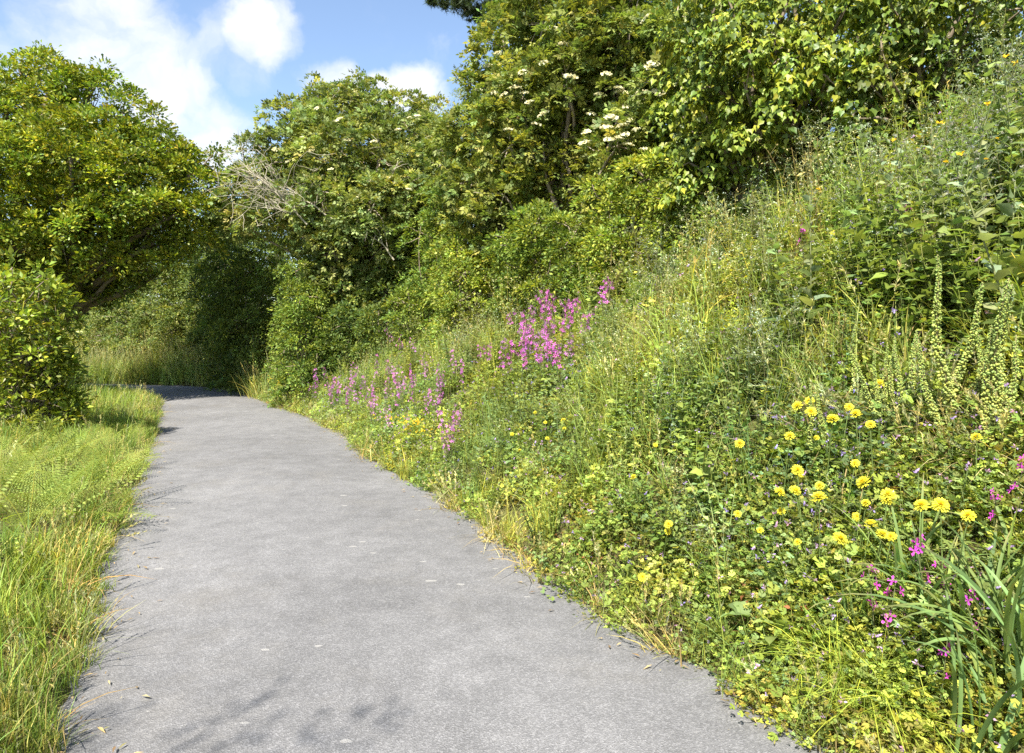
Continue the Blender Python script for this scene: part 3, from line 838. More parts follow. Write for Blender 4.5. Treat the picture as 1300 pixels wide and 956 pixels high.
def stock(h=.55, heads=9, col=(.42, .06, .36), pet=.014, leafy=True):
    """upright stems ringed with four petalled magenta flowers"""
    st, lf, fls = Geo(), Geo(), []; pos, tip = [], []
    for s_ in range(rng.integers(1, 3)):
        hh = h * rng.uniform(.75, 1.1); c = arc(hh, .1 * rng.uniform(.1, 1.3), rng.uniform(0, 2 * PI), 7); c[:, :2] += rng.normal(0, .02, 2)
        tube(st, c, np.linspace(.0045, .002, 7), (.13, .14, .06), 4)
        for k in range(12):
            u = rng.uniform(.05, .75); p = np.array([np.interp(u, np.linspace(0, 1, 7), c[:, i_]) for i_ in range(3)]); a = rng.uniform(0, 2 * PI)
            pos.append(p); tip.append((math.cos(a), math.sin(a), rng.uniform(0, .8)))
        for k in range(heads):
            u = rng.uniform(.62, 1.0); p = np.array([np.interp(u, np.linspace(0, 1, 7), c[:, i_]) for i_ in range(3)])
            a = rng.uniform(0, 2 * PI); dr = unit([math.cos(a), math.sin(a), rng.uniform(.1, .7)]); p2 = p + dr * rng.uniform(.015, .04)
            tube(st, [p, p2], [.0014, .001], (.2, .1, .1), 3)
            x = unit(np.cross(dr, [.2, .3, 1])); y = np.cross(dr, x); q_ = rng.uniform(0, 1.5)
            tp_ = np.array([x * math.cos(q_ + m * PI / 2) + y * math.sin(q_ + m * PI / 2) + dr * .25 for m in range(4)])
            fl = Geo(); fls.append(fl)
            many(fl, OAK, np.tile(p2, (4, 1)), tp_, np.tile(dr, (4, 1)), pet * 1.5, np.tile(vary(col, 1, .22, .06), (4, 1)) * vary((1, 1, 1), 4, .1, .02))
    n = len(pos)
    many(lf, LEAF_N, pos, tip, np.tile([0, 0, 1.], (n, 1)) + rng.normal(0, .3, (n, 3)), rng.uniform(.04, .08, n), vary(GG, n))
    return {'stem': st, 'foliage': lf, 'flower': fls}


def daisy(h=.4, r=.03):
    st, fl, lf = Geo(), Geo(), Geo()
    c = arc(h, .07, rng.uniform(0, 2 * PI), 7); tube(st, c, np.linspace(.003, .0022, 7), (.14, .19, .05), 5)
    top = c[-1]; ax_ = unit([-.15 + rng.normal(0, .12), -.55 + rng.normal(0, .12), .85])
    x = unit(np.cross(ax_, [0, 1, .2])); y = np.cross(x, ax_)
    tube(st, [top - ax_ * .016, top - ax_ * .008, top], [.004, .009, .010], (.1, .15, .04), 7)
    for ring, (n, ln, el, z) in enumerate(((26, .95, .1, -.002), (26, .92, .45, .002), (22, .78, .9, .004), (18, .6, 1.7, .005), (9, .5, 4, .005))):
        a = np.arange(n) * 2 * PI / n + rng.uniform(0, .2, n)
        tip = np.cos(a)[:, None] * x + np.sin(a)[:, None] * y + ax_ * el + rng.normal(0, .1, (n, 3))
        strip = tpl([(-.045, 0, 0), (.045, 0, 0), (.095, .75, .02), (.05, 1, 0), (-.05, 1, 0), (-.095, .75, .02)], [], [(0, 1, 2, 5), (5, 2, 3, 4)])
        many(fl, strip, np.tile(top + ax_ * z, (n, 1)), tip, np.tile(ax_, (n, 1)), r * ln * rng.uniform(.9, 1.08, n), vary((.72, .66, .06) if ring < 3 else (.68, .52, .03), n, .1, .04))
    n = 9; a = rng.uniform(0, 2 * PI, n)
    many(lf, LEAF_N, np.zeros((n, 3)) + [0, 0, .01], np.stack([np.cos(a), np.sin(a), rng.uniform(.1, .8, n)], 1), np.tile([0, 0, 1.], (n, 1)), rng.uniform(.07, .14, n), vary(MG, n))
    return {'stem': st, 'flower_head': fl, 'foliage': lf}


BELL = tpl([(0, 0, 0), (-.3, .35, .3), (.3, .35, .3), (.3, .35, -.3), (-.3, .35, -.3), (-.24, 1, .24), (.24, 1, .24), (.24, 1, -.24), (-.24, 1, -.24)],
           [(0, 2, 1), (0, 3, 2), (0, 4, 3), (0, 1, 4)], [(1, 2, 6, 5), (2, 3, 7, 6), (3, 4, 8, 7), (4, 1, 5, 8)])


def spike(h=.5, r=.0145, lean=.08, col=(.4, .43, .12)):
    st, fl = Geo(), Geo()
    c = wander((0, 0, 0), arc(h, lean, rng.uniform(0, 2 * PI), 9, 1.2)[-1], 9, .12); tube(st, c, np.linspace(.006, .002, 9), (.26, .24, .1), 5)
    n = int(h * 1350); u = np.linspace(.16, .99, n)
    p = np.stack([np.interp(u, np.linspace(0, 1, 9), c[:, i_]) for i_ in range(3)], 1)
    a = np.arange(n) * 2.39996 + rng.normal(0, .3, n); p[:, 2] += rng.normal(0, .004, n); rr = r * (1.08 - u) ** .6 * np.exp(rng.normal(0, .15, n))
    e = p + np.stack([np.cos(a) * rr, np.sin(a) * rr, np.zeros(n)], 1)
    tip = np.stack([np.cos(a), np.sin(a), np.full(n, -.75)], 1)
    many(fl, BELL, p + (e - p) * .45, tip, np.tile([0, 0, 1.], (n, 1)), .0086 * (1.2 - .75 * u) * np.exp(rng.normal(0, .2, n)), vary(col, n, .22, .09) * (1 - .35 * u[:, None] * np.array([[1, .6, .8]])))
    return {'stem': st, 'flower_spike': fl}


def strap(n=14, L_=.62, col=(.15, .22, .065)):
    out = []
    for k in range(n):
        g = Geo(); az = rng.uniform(0, 2 * PI); ln = L_ * rng.uniform(.6, 1.15); out_ = ln * rng.uniform(.2, .85)
        t = np.linspace(0, 1, 10); x = out_ * t ** 1.5; z = ln * (t - .42 * (out_ / ln) * 1.7 * t ** 2.6)
        c = np.stack([x * math.cos(az), x * math.sin(az), z], 1); c[:, :2] += rng.normal(0, .05, 2)
        w = .0072 * np.array([.8, .95, 1, 1, 1, .95, .88, .72, .45, .06]) * rng.uniform(.8, 1.3)
        cc = np.tile(vary(col, 1, .2, .12), (10, 1)); cc[-2:] = cc[-2:] * .4 + np.array([.3, .24, .1]) * (.6 if rng.random() < .5 else .2)
        ribbon(g, c, w, np.array([-math.sin(az), math.cos(az), 0]) + rng.normal(0, .25, 3), cc, .35); out.append(g)
    return out


def dock(h=.9):
    st, lf, sd = Geo(), Geo(), Geo()
    for _ in range(2):
        c = arc(h * rng.uniform(.8, 1.05), .12, rng.uniform(0, 2 * PI), 8); tube(st, c, np.linspace(.006, .002, 8), (.2, .12, .06), 5)
        n = 260; u = rng.uniform(.5, 1, n); p = np.stack([np.interp(u, np.linspace(0, 1, 8), c[:, i_]) for i_ in range(3)], 1)
        p += rng.normal(0, 1, (n, 3)) * (.055 * (1.15 - u))[:, None]
        many(sd, LEAF, p, rand_dirs(n), rand_dirs(n), .016, vary((.36, .2, .11), n, .2, .1))
    n = 8; a = rng.uniform(0, 2 * PI, n)
    many(lf, LEAF, np.stack([np.zeros(n), np.zeros(n), rng.uniform(.02, .35, n)], 1), np.stack([np.cos(a), np.sin(a), rng.uniform(.1, .8, n)], 1), np.tile([0, 0, 1.], (n, 1)), rng.uniform(.14, .24, n), vary(MG, n))
    return {'stem': st, 'foliage': lf, 'seed_head': sd}


def rosette(n=7, ls=.15, col=MG):
    lf = Geo(); st = Geo(); a = rng.uniform(0, 2 * PI, n)
    pos = np.stack([np.cos(a) * .04, np.sin(a) * .04, rng.uniform(.06, .2, n)], 1)
    for p in pos: tube(st, [(0, 0, 0), p], [.004, .003], np.asarray(col) * (1.2, .9, .8), 4)
    many(lf, BROAD, pos, np.stack([np.cos(a), np.sin(a), rng.uniform(.0, .8, n)], 1), np.tile([0, 0, 1.], (n, 1)) + rng.normal(0, .25, (n, 3)), ls * rng.uniform(.6, 1.2, n), vary(col, n))
    return {'stem': st, 'foliage': lf}


# ------------------------------------------------------------------ where plants go
def to_px(p):
    p = np.asarray(p, float)
    return CX + p[..., 0] / p[..., 1] * F, HY - (p[..., 2] - EYE) / p[..., 1] * F


def hit(px, py, lift=0.0):
    """the ground point under a line of sight, with the plant's height allowed for"""
    Y = np.linspace(1.6, 40, 1600)
    x = (px - CX) / F * Y; z = EYE + (HY - py) / F * Y
    gz_ = hz(x, Y) + lift
    k = np.argmax(z <= gz_) if (z <= gz_).any() else np.argmin(z[:900] - gz_[:900])
    return np.array([x[k], Y[k], gz_[k] - lift])


def merged(parts):
    g = Geo()
    for k in (parts.values() if isinstance(parts, dict) else parts): g.extend(k)
    return g.arrays()


def stuff(name, label, cat, protos, spots, scales, mat=None, tilt=.16, colour=None):
    """everything nobody would count: one mesh of many turned copies"""
    G = Geo(); n = len(spots); which = rng.integers(0, len(protos), n)
    for k, pr in enumerate(protos):
        v, t, q, c = pr
        m = which == k; s = spots[m]; cnt = len(s)
        if not cnt: continue
        a = rng.uniform(0, 2 * PI, cnt)
        upv = unit(np.array([0, 0, 1.]) + rng.normal(0, tilt, (cnt, 3)))
        x = np.stack([np.cos(a), np.sin(a), np.zeros(cnt)], 1); y = unit(np.cross(upv, x)); x = np.cross(y, upv)
        M = np.stack([x, y, upv], -1)
        cols = vary((1, 1, 1), cnt, .24, .1) if colour is None else colour[m]
        pw = np.clip(wob(s[:, 0] * 1.4 + 5, s[:, 1] * 1.4), -1.2, 1.2)[:, None]
        cols = cols * (1 + pw * np.array([[.13, .06, -.1]]) * (1 if name.startswith(('bank', 'ground')) else .45))
        W = np.einsum('nij,vj->nvi', M, v) * scales[m][:, None, None] + s[:, None, :]
        off = (np.arange(cnt) * len(v))[:, None, None]
        G.add(W.reshape(-1, 3), (t[None] + off).reshape(-1, 3), (q[None] + off).reshape(-1, 4), (c[None] * cols[:, None, :]).reshape(-1, 3))
    o = G.build(name, mat or M_HERB)
    return tag(o, label, cat, kind='stuff')


def bank_spots(dens, s0, s1, y0=1.3, y1=19.0, fall=.8, clump_=0.0, free=0.0):
    """random points on the right bank: dens per square metre at 3 m, thinning with distance"""
    N = int((y1 - y0) * 14 * dens)
    p = np.stack([rng.uniform(-9.5, 7.5, N), rng.uniform(y0, y1, N)], 1)
    a = (17 * (y1 - y0)); prob = np.minimum(1, (3.0 / np.maximum(p[:, 1], 2.2)) ** fall) * dens * a / N
    p = p[rng.random(N) < prob]
    px_ = CX + p[:, 0] / p[:, 1] * F
    p = p[(px_ > 150) & (px_ < 1480)]
    s = side(p, Rs)
    m = (s > s0) & (s < s1)
    if clump_: m &= (wob(p[:, 0] * 1.6 + 3, p[:, 1] * 1.6) * .5 + rng.normal(0, .35, len(p))) > clump_
    p, s = p[m], s[m]
    z = hz(p[:, 0], p[:, 1])
    q = np.concatenate([p, (z - .015)[:, None]], 1)
    if free:                                     # weeds leave the flowers and spikes in the open on the lane side
        cl_ = CLEAR; ok = np.ones(len(q), bool)
        for cx_, cy_, cr_ in cl_:
            dv = -np.array([cx_ - .15, cy_]); dv = dv / np.linalg.norm(dv)
            w_ = q[:, :2] - [cx_, cy_]; al = np.clip(w_ @ dv, 0, cr_ * 2.6)
            ok &= np.linalg.norm(w_ - al[:, None] * dv, axis=1) > cr_ * free
        q, s = q[ok], s[ok]
    return q, s


def sc(n, a=.75, b=1.25): return rng.uniform(a, b, n)


CLEAR = []                                      # x, y, radius: where a flower or spike stands free of taller weeds

# ------------------------------------------------------------------ countable plants
ORD = ('first second third fourth fifth sixth seventh eighth ninth tenth eleventh twelfth thirteenth fourteenth fifteenth sixteenth seventeenth eighteenth nineteenth twentieth').split()
TENS = dict(zip(range(2, 10), 'twenty thirty forty fifty sixty seventy eighty ninety'.split()))


def nth(k):
    if k < 20: return ORD[k]
    t_, u_ = divmod(k + 1, 10)
    return TENS[t_][:-1] + 'ieth' if u_ == 0 else TENS[t_] + '-' + ORD[u_ - 1]


def part_set(parts, mats, root):
    for k, gl in parts.items():
        for gg in (gl if isinstance(gl, list) else [gl]):
            if gg.n: gg.build(k, mats.get(k, M_HERB), root)


FM = {'flower': M_PETAL, 'flower_spray': M_PETAL, 'flower_head': M_PETAL, 'flower_spike': M_PETAL, 'seed_head': M_HERB, 'stem': M_HERB, 'foliage': M_HERB}


def family(name, cat, protos, spots, label, group, scales=(.85, 1.15), height=None, tilt=.12, free=0.0):
    """spots: photo positions of the plant's top; each becomes a thing standing on the bank below it"""
    spots = sorted(spots, key=lambda a_: a_[0])
    roots = [None] * len(protos)
    for k, sp in enumerate(spots):
        pk = int(k * 7919 % 31) % len(protos); s = rng.uniform(*scales)
        if len(sp) > 2: s *= sp[2]
        hgt = (height or .4) * s
        loc = hit(sp[0], sp[1], hgt); loc[2] -= .02
        sd_ = float(side(loc[None, :2], Rs)[0])
        if -2.0 < sd_ < .25 and sp[0] > 320: loc[0] += .3 - sd_; loc[2] = hz1(loc[0], loc[1]) - .02     # off the asphalt
        if free: CLEAR.append((loc[0], loc[1], free))
        lb = label.replace('#', nth(k)) if len(spots) > 1 else label.replace(', # from the left', '')
        if roots[pk] is None:
            r = thing(name, lb, cat, loc, group if len(spots) > 1 else None, rng.uniform(0, 6.28)); r.scale = (s,) * 3
            pr = protos[pk]
            if isinstance(pr, dict): part_set(pr, FM, r)
            else:
                for gg in pr: gg.build('frond' if name == 'fern' else 'leaf', M_HERB, r)
            roots[pk] = r
        else:
            copy_thing(roots[pk], loc, rng.uniform(0, 6.28), s, lb, group, (rng.normal(0, tilt), rng.normal(0, tilt)))
    return roots


# yellow daisies: heads keep their tilt to the light, so turn them only a little
def daisies(spots, label, group, protos):
    spots = sorted(spots, key=lambda a_: a_[0]); roots = {}
    for k, sp in enumerate(spots):
        pk = k % len(protos); s = rng.uniform(.9, 1.14) * (sp[2] if len(sp) > 2 else 1)
        loc = hit(sp[0], sp[1], .46 * s); loc[2] -= .02; CLEAR.append((loc[0], loc[1], .13))
        lb = label.replace('#', nth(k))
        if pk not in roots:
            r = thing('yellow_daisy', lb, 'flower', loc, group, rng.uniform(-.9, .9)); part_set(protos[pk], FM, r); r.scale = (s,) * 3; roots[pk] = r
        else: copy_thing(roots[pk], loc, rng.uniform(-1.1, 1.1), s, lb, group, (rng.normal(0, .2), rng.normal(0, .2)))


DP = [daisy(.47 + .012 * k, (.030, .026, .033, .023, .028, .031, .025)[k]) for k in range(7)]
GY = 'yellow daisy flowers on the lower bank'
daisies([(998, 521), (1028, 522), (993, 551), (956, 561), (1047, 547), (1063, 531), (1025, 559, .8), (1084, 510), (1096, 527), (1108, 491), (1121, 550)],
        'yellow daisy flower below the green flower spikes, # from the left of that loose row', GY, DP)
daisies([(1020, 604), (1000, 618, .9), (1026, 622, 1.15), (1030, 637), (1041, 643), (1067, 606), (1084, 622, 1.1), (1070, 648, .7), (1086, 643, .8), (1102, 642, 1.1), (1077, 672, 1.1), (1114, 671, .9), (1006, 604, .7)],
        'yellow daisy flower in the dense middle cluster, # from the left', GY, DP)
daisies([(1092, 705, 1.05), (1100, 692, .9), (1110, 697, .95), (1004, 687, .8), (984, 653, .8), (949, 653, .7), (958, 672, .7)], 'yellow daisy flower in the lowest cluster, left of the strap leaves, # from the left', GY, DP)
daisies([(1148, 636, .9), (1166, 635, 1.1), (1198, 655), (1203, 664, 1.1), (1239, 567, .9)], 'yellow daisy flower above the strap leaves, # from the left', GY, DP)
daisies([(657, 550, .7), (686, 538, .7), (709, 537, .7), (709, 549, .6), (700, 560, .6), (828, 563, .7), (817, 603, .75), (840, 661, .8), (833, 667, .7), (775, 617, .7), (675, 524, .6), (818, 725, .7), (663, 570, .6)],
        'small yellow daisy flower scattered along the lower bank near the road, # from the left', GY, DP)

# green flower spikes
SP = [spike(.5), spike(.42, .015), spike(.55, .018, .14), spike(.36, .014, .05)]
GS = 'green navelwort spikes on the dry part of the bank'
for lst, lb in (([(1074, 420), (1056, 458), (1031, 480, .9), (1113, 440), (1120, 455, .9), (1127, 428), (1143, 395, 1.15), (1155, 418), (1138, 450, .9), (1110, 425, .8), (1090, 460, .7)],
                 'green flower spike in the shorter left stand, # from the left'),
                ([(1198, 355, 1.35), (1220, 345, 1.4), (1260, 357, 1.4), (1272, 380, 1.2), (1290, 395, 1.25), (1284, 410, 1.1), (1222, 455, .9), (1250, 400, 1.2), (1235, 400, 1.1), (1208, 400, 1.15), (1298, 420, 1.1)],
                 'tall pale green flower spike in the right hand stand, # from the left')):
    lst = sorted(lst, key=lambda a_: a_[0])
    for k, sp in enumerate(lst):
        s = 1.25 * (sp[2] if len(sp) > 2 else 1)
        loc = hit(sp[0], sp[1] , .5 * s); CLEAR.append((loc[0], loc[1], .3)); r = thing('navelwort', lb.replace('#', nth(k)), 'plant', loc, GS, rng.uniform(0, 6.28))
        part_set(SP[k % 4] if k < 4 else spike(rng.uniform(.4, .58), .017, rng.uniform(.04, .16)), FM, r); r.scale = (s,) * 3
        r.rotation_euler = (rng.normal(0, .1), rng.normal(-.08, .1), r.rotation_euler[2])

# magenta flowers
MP = [stock(.75, 12, (.46, .1, .4), .015), stock(.7, 9, (.42, .12, .4), .015), stock(.8, 13, (.5, .12, .42), .016), stock(.66, 8, (.4, .16, .38), .014)]
MD = [stock(.74, 11, (.46, .15, .42), .014), stock(.66, 9, (.48, .19, .43), .013), stock(.78, 11, (.42, .12, .4), .014), stock(.64, 9, (.5, .24, .46), .012)]
GM = 'magenta wild flowers on the bank'
family('purple_wildflower', 'flower', MP, [(663, 375, 1.1), (672, 385, 1.15), (680, 372), (690, 352, 1.1), (695, 365), (700, 382), (720, 372), (724, 380), (712, 388), (763, 337, 1.1), (760, 350), (741, 365, .8), (650, 410, 1.1), (665, 405, 1.1), (678, 415),
                                           (705, 405), (720, 410), (612, 425, .9), (622, 435, .9), (692, 425, .9), (730, 395, .9), (640, 430, .9), (670, 440), (655, 392), (668, 395), (684, 388), (694, 378), (688, 400), (698, 410), (708, 372), (716, 400), (675, 362), (660, 420), (645, 400), (690, 366), (702, 395), (725, 362), (735, 380), (648, 385, .9)],
       'magenta flower stem in the tall stand halfway up the bank, # from the left', GM, height=.74, free=.14)
family('purple_wildflower', 'flower', MD, [(390, 465), (398, 472), (386, 485), (405, 480), (415, 468), (425, 472), (440, 458), (455, 470), (462, 482), (470, 466), (478, 490), (445, 485), (432, 495), (466, 498), (492, 462), (498, 474), (505, 408), (494, 405),
                                           (527, 442), (525, 455), (538, 445), (540, 455), (522, 470), (524, 482), (510, 430), (550, 480), (545, 490), (560, 500, .8), (495, 545, .9), (515, 540, .9), (530, 548, .9), (500, 555, .8), (480, 455), (512, 418), (535, 425), (420, 500), (450, 505), (408, 455, .9),
                                           (368, 470, .8), (375, 490, .8), (382, 505, .7), (398, 500, .8), (410, 492), (418, 482), (432, 475), (448, 468), (430, 508, .8), (465, 510, .8), (485, 502), (488, 478), (500, 490), (508, 470), (515, 455), (532, 470), (545, 460), (556, 470), (540, 500, .9), (520, 510, .9), (505, 520, .8), (560, 440, .8), (452, 517, .8), (570, 515, .8), (575, 450, .8), (590, 460, .8)],
       'mauve flower stem in the drift beside the far lane edge, # from the left', GM, (.85, 1.05), .7, free=.16)
MP2 = [stock(.5, 6, (.5, .06, .38), .017), stock(.42, 5, (.55, .05, .42), .018)]
family('red_campion', 'flower', MP2, [(1112, 745, 1.0), (1122, 755, .9), (1170, 706, .9), (1185, 709, .8), (1215, 688, .8), (1178, 822, .6), (1140, 248, .8), (1136, 255, .7), (1267, 632, .7), (1272, 590, .7), (1228, 775, .7), (1014, 292, .7)],
       'bright pink campion among the leaves of the right bank, # from the left', 'pink campions on the right bank', height=.46, free=.13)
RP = [tall_herb(.4, MG, .08, 9), tall_herb(.36, YG, .07, 9)]
family('yellow_ragwort', 'flower', RP, [(338, 485), (350, 484), (345, 489), (490, 525), (498, 532), (512, 535), (525, 530), (508, 545), (540, 548), (335, 440, .8)], 'yellow ragwort by the far lane edge, # from the left', 'yellow ragworts by the lane edge', (.8, 1.0), .4, free=.15)

# ferns
FP = [fern(6, .55, (.19, .25, .055)), fern(7, .5, (.19, .25, .055)), fern(5, .55, (.2, .25, .06))]
family('fern', 'fern', FP, [(678, 450), (690, 492), (655, 500), (725, 475, .7)], 'pale green fern on the bank below the tall magenta stand, # from the left', 'ferns on the bank', (.8, 1.0), .45)
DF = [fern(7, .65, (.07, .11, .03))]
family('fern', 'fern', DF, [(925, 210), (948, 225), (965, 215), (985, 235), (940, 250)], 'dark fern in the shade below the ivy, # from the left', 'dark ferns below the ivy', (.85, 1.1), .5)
lf_sp = [(20, 575), (45, 560), (70, 570), (95, 555), (120, 560), (60, 595, .8), (100, 582), (130, 545), (145, 535), (85, 540), (110, 535), (5, 590), (150, 560, .7), (10, 640, .6), (160, 530, .7), (135, 575, .7), (60, 545), (30, 545), (0, 555)]
lf_sp += [(15, 530, .8), (48, 528, .8), (75, 522, .8), (100, 520, .7), (125, 524, .7), (35, 585), (88, 600, .9), (112, 565, .9), (14, 560)]
FL = [fern(7, .6, (.25, .31, .07)), fern(6, .5, (.19, .26, .05)), fern(8, .55, (.28, .32, .08)), fern(7, .45, (.22, .3, .055)), fern(5, .5, (.2, .21, .07))]
family('fern', 'fern', FL, lf_sp, 'light green bracken on the left verge, # from the left', 'bracken on the left verge', (.95, 1.3), .42, .25, free=.3)

# strap leaved clumps, docks, big leaves, tall grey herbs
ST = [strap(24, .7), strap(20, .62), strap(28, .75)]
family('strap_leaf_clump', 'plant', ST, [(1150, 650, .9), (1190, 655), (1235, 655), (1290, 680), (1250, 725), (1085, 700, .6), (1300, 610, .8)], 'clump of blue green strap leaves at the lower right, # from the left', 'strap leaved clumps', (.95, 1.2), .55, free=.28)
DK = [dock(.8), dock(.9)]
family('dock_plant', 'plant', DK, [(815, 262), (808, 300, .8), (835, 285, .9)], 'dock with russet seed heads at the top of the bank, # from the left', 'docks on the bank', height=.85)
BG = [rosette(9, .1), rosette(8, .12, (.16, .22, .07)), rosette(10, .09, (.2, .25, .05))]
family('broadleaf_plant', 'plant', BG, [(915, 520), (985, 570), (820, 590), (960, 800), (1000, 800), (1060, 790), (935, 745), (890, 700), (1010, 790), (1150, 480), (1185, 500), (1210, 560), (1180, 770), (1090, 660), (870, 520), (780, 560), (1230, 300), (1200, 310), (1260, 280), (1170, 300)],
       'broad leaved green plant on the right bank, # from the left', 'broad leaved plants on the bank', (.8, 1.2), .15)
RL = [clump(.15, .16, 90, .03, RUST, LEAF, 0), clump(.14, .15, 80, .03, (.19, .12, .045), LEAF, 0)]
family('red_leaf_plant', 'plant', RL, [(965, 725), (990, 745), (1030, 750), (975, 765), (1150, 560), (1120, 580), (700, 690, .7), (720, 720, .7), (1170, 540)], 'low plant with reddened leaves on the lower bank, # from the left', 'red leaved plants', (1.0, 1.35), .15, free=.16)
TH = [tall_herb(1.0, GG, .17, 0), tall_herb(.9, (.2, .25, .12), .15, 1), tall_herb(1.1, GG, .19, 0), tall_herb(.85, MG, .15, 0), tall_herb(1.0, (.21, .25, .13), .15, 1)]
tl = [(int(a_), int(b_)) for a_, b_ in zip(rng.uniform(990, 1310, 170), rng.uniform(70, 300, 170)) if b_ > 300 - (a_ - 960) * .72 and b_ < 235 + max(0, 1080 - a_) * .6]
family('tall_thistle', 'plant', TH, tl, 'tall grey green thistle on the upper right bank, # from the left', 'tall grey green thistles', (.75, 1.15), .95, .16)
GT = [grass(110, .34, (.3, .36, .05), .0022, 1.1, 0, .08)]
family('grass_tuft', 'plant', GT, [(1010, 770), (1045, 790), (1080, 800), (1060, 830), (1020, 820), (1100, 830)], 'bright fine grass tuft at the bottom right, # from the left', 'bright grass tufts', (.8, 1.1), .3)
NT = [weed(.6, 3, MG, .085), weed(.65, 3, (.18, .24, .055), .09, BROAD), weed(.55, 4, (.13, .19, .035), .08), weed(.6, 3, GG, .09, BROAD)]
nu = [(a_, b_, rng.uniform(.9, 1.4)) for a_, b_ in zip(rng.uniform(985, 1310, 160), rng.uniform(80, 330, 160)) if b_ > 320 - (a_ - 960) * .78][:46]
nl = [(a_, b_) for a_, b_ in zip(rng.uniform(560, 1300, 400), rng.uniform(310, 850, 400)) if b_ < 520 + (a_ - 560) * .5 and b_ > 400 - (a_ - 560) * .25 and not (a_ > 940 and b_ > 330)][:70]
family('leafy_weed', 'plant', NT, nu, 'large leaved green weed crowding the upper right bank, # from the left', 'leafy weeds on the bank', (.6, 1.0), .55, .15)
family('leafy_weed', 'plant', NT, nl, 'leafy green weed standing among the bank herbs, # from the left', 'leafy weeds on the bank', (.6, 1.0), .55, .15)

# low mat of small leaves along the road edge and up the bank
cl = [merged(clump(col=c, h=hh, flowers=f)) for c, hh, f in ((YG, .16, 2), (MG, .2, 2), ((.23, .27, .06), .18, 1), (GG, .22, 1), ((.25, .24, .06), .15, 1), ((.2, .27, .05), .2, 0))]
q, s = bank_spots(30, -.08, 4.6, fall=.6)
m = rng.random(len(q)) < np.interp(s, [1.2, 2.2, 4.6], [1, .55, .4]); q, s = q[m], s[m]
qe, se = bank_spots(38, -.02, .55, fall=.35); q, s = np.concatenate([q, qe]), np.concatenate([s, se])
qc = np.concatenate([np.array([c_[:2]]) + rng.normal(0, .22, (4, 2)) for c_ in CLEAR]); qc = qc[side(qc, Rs) > 0]; qc = np.concatenate([qc, hz(qc[:, 0], qc[:, 1])[:, None] - .01], 1)
q, s = np.concatenate([q, qc]), np.concatenate([s, np.full(len(qc), .5)])
stuff('ground_cover', 'low mat of small leaved plants with tiny violet flowers along the foot of the bank', 'ground cover', cl, q, sc(len(q)) * np.interp(s, [-.06, .3, 1.6], [.6, .95, 1.3]))
wd = [merged(weed(h=hh, col=c, ls=l_, stems=4)) for c, hh, l_ in ((MG, .4, .06), ((.2, .26, .06), .5, .05), (GG, .4, .045), (YG, .4, .05), (GG, .5, .06), (DG, .45, .07), ((.22, .26, .06), .35, .055))]
q, s = bank_spots(32, .25, 5.5, fall=.6, free=.9)
qe, se = bank_spots(34, .08, 1.6, fall=.5, free=.8); q, s = np.concatenate([q, qe]), np.concatenate([s, se + .2])
stuff('bank_undergrowth', 'dense mixed green weeds covering the bank', 'undergrowth', wd, q, sc(len(q), .7, 1.3) * np.interp(s, [.25, 1, 4], [.65, 1, 1.2]))
ws = [merged(wisp(h=hh, col=c)) for c, hh in ((GG, .7), ((.22, .25, .08), .8), ((.23, .24, .11), .65), (MG, .6))]
q, s = bank_spots(13, .25, 5.0, fall=.5, free=1.0)
stuff('bank_seeding_plants', 'wispy seeding plants with pale seed heads over the bank', 'undergrowth', ws, q, sc(len(q), .7, 1.25) * np.interp(s, [.25, .8, 1.6, 4], [.42, .65, 1, 1.1]))
gr = [merged(grass(h=hh, col=c, heads=k)) for c, hh, k in ((YG, .4, 0), (MG, .45, 1), ((.3, .32, .08), .45, 1), ((.22, .28, .06), .5, 0))]
q, s = bank_spots(24, .0, 5.0, fall=.4, y0=1.3, free=.8)
m = ~((s > 1.5) & (q[:, 1] < 8.5)) | (rng.random(len(q)) < .3); q, s = q[m], s[m]     # few grasses among the leafy plants high on the near bank
qe, se = bank_spots(34, -.02, 1.8, fall=.4, free=.7); q, s = np.concatenate([q, qe]), np.concatenate([s, se + .25])
stuff('bank_grass', 'green and yellowing grass growing through the bank weeds', 'grass', gr, q, sc(len(q), .6, 1.25) * np.interp(s, [0, .4, 2], [.45, .8, 1.15]))
dg = [merged(grass(h=hh, col=c, heads=3, n=18, lean=1.0)) for c, hh in ((STRAW, .25), ((.36, .28, .13), .3), ((.3, .27, .1), .3))]
q, s = bank_spots(44, -.1, .14, fall=.2)
q2, s2 = bank_spots(7, .5, 2.2, y0=1.5, y1=5, fall=.2, clump_=.35)
q3 = np.array([hit(a_, b_) for a_, b_ in zip(np.concatenate([rng.uniform(1150, 1310, 70), rng.uniform(1020, 1200, 40)]), np.concatenate([rng.uniform(535, 630, 70), rng.uniform(480, 580, 40)]))])
q = np.concatenate([q, q2, q3])
stuff('dry_grass', 'straw coloured dead grass along the right road edge and in patches on the bank', 'dry grass', dg, q, sc(len(q), .45, 1.0), tilt=.5)

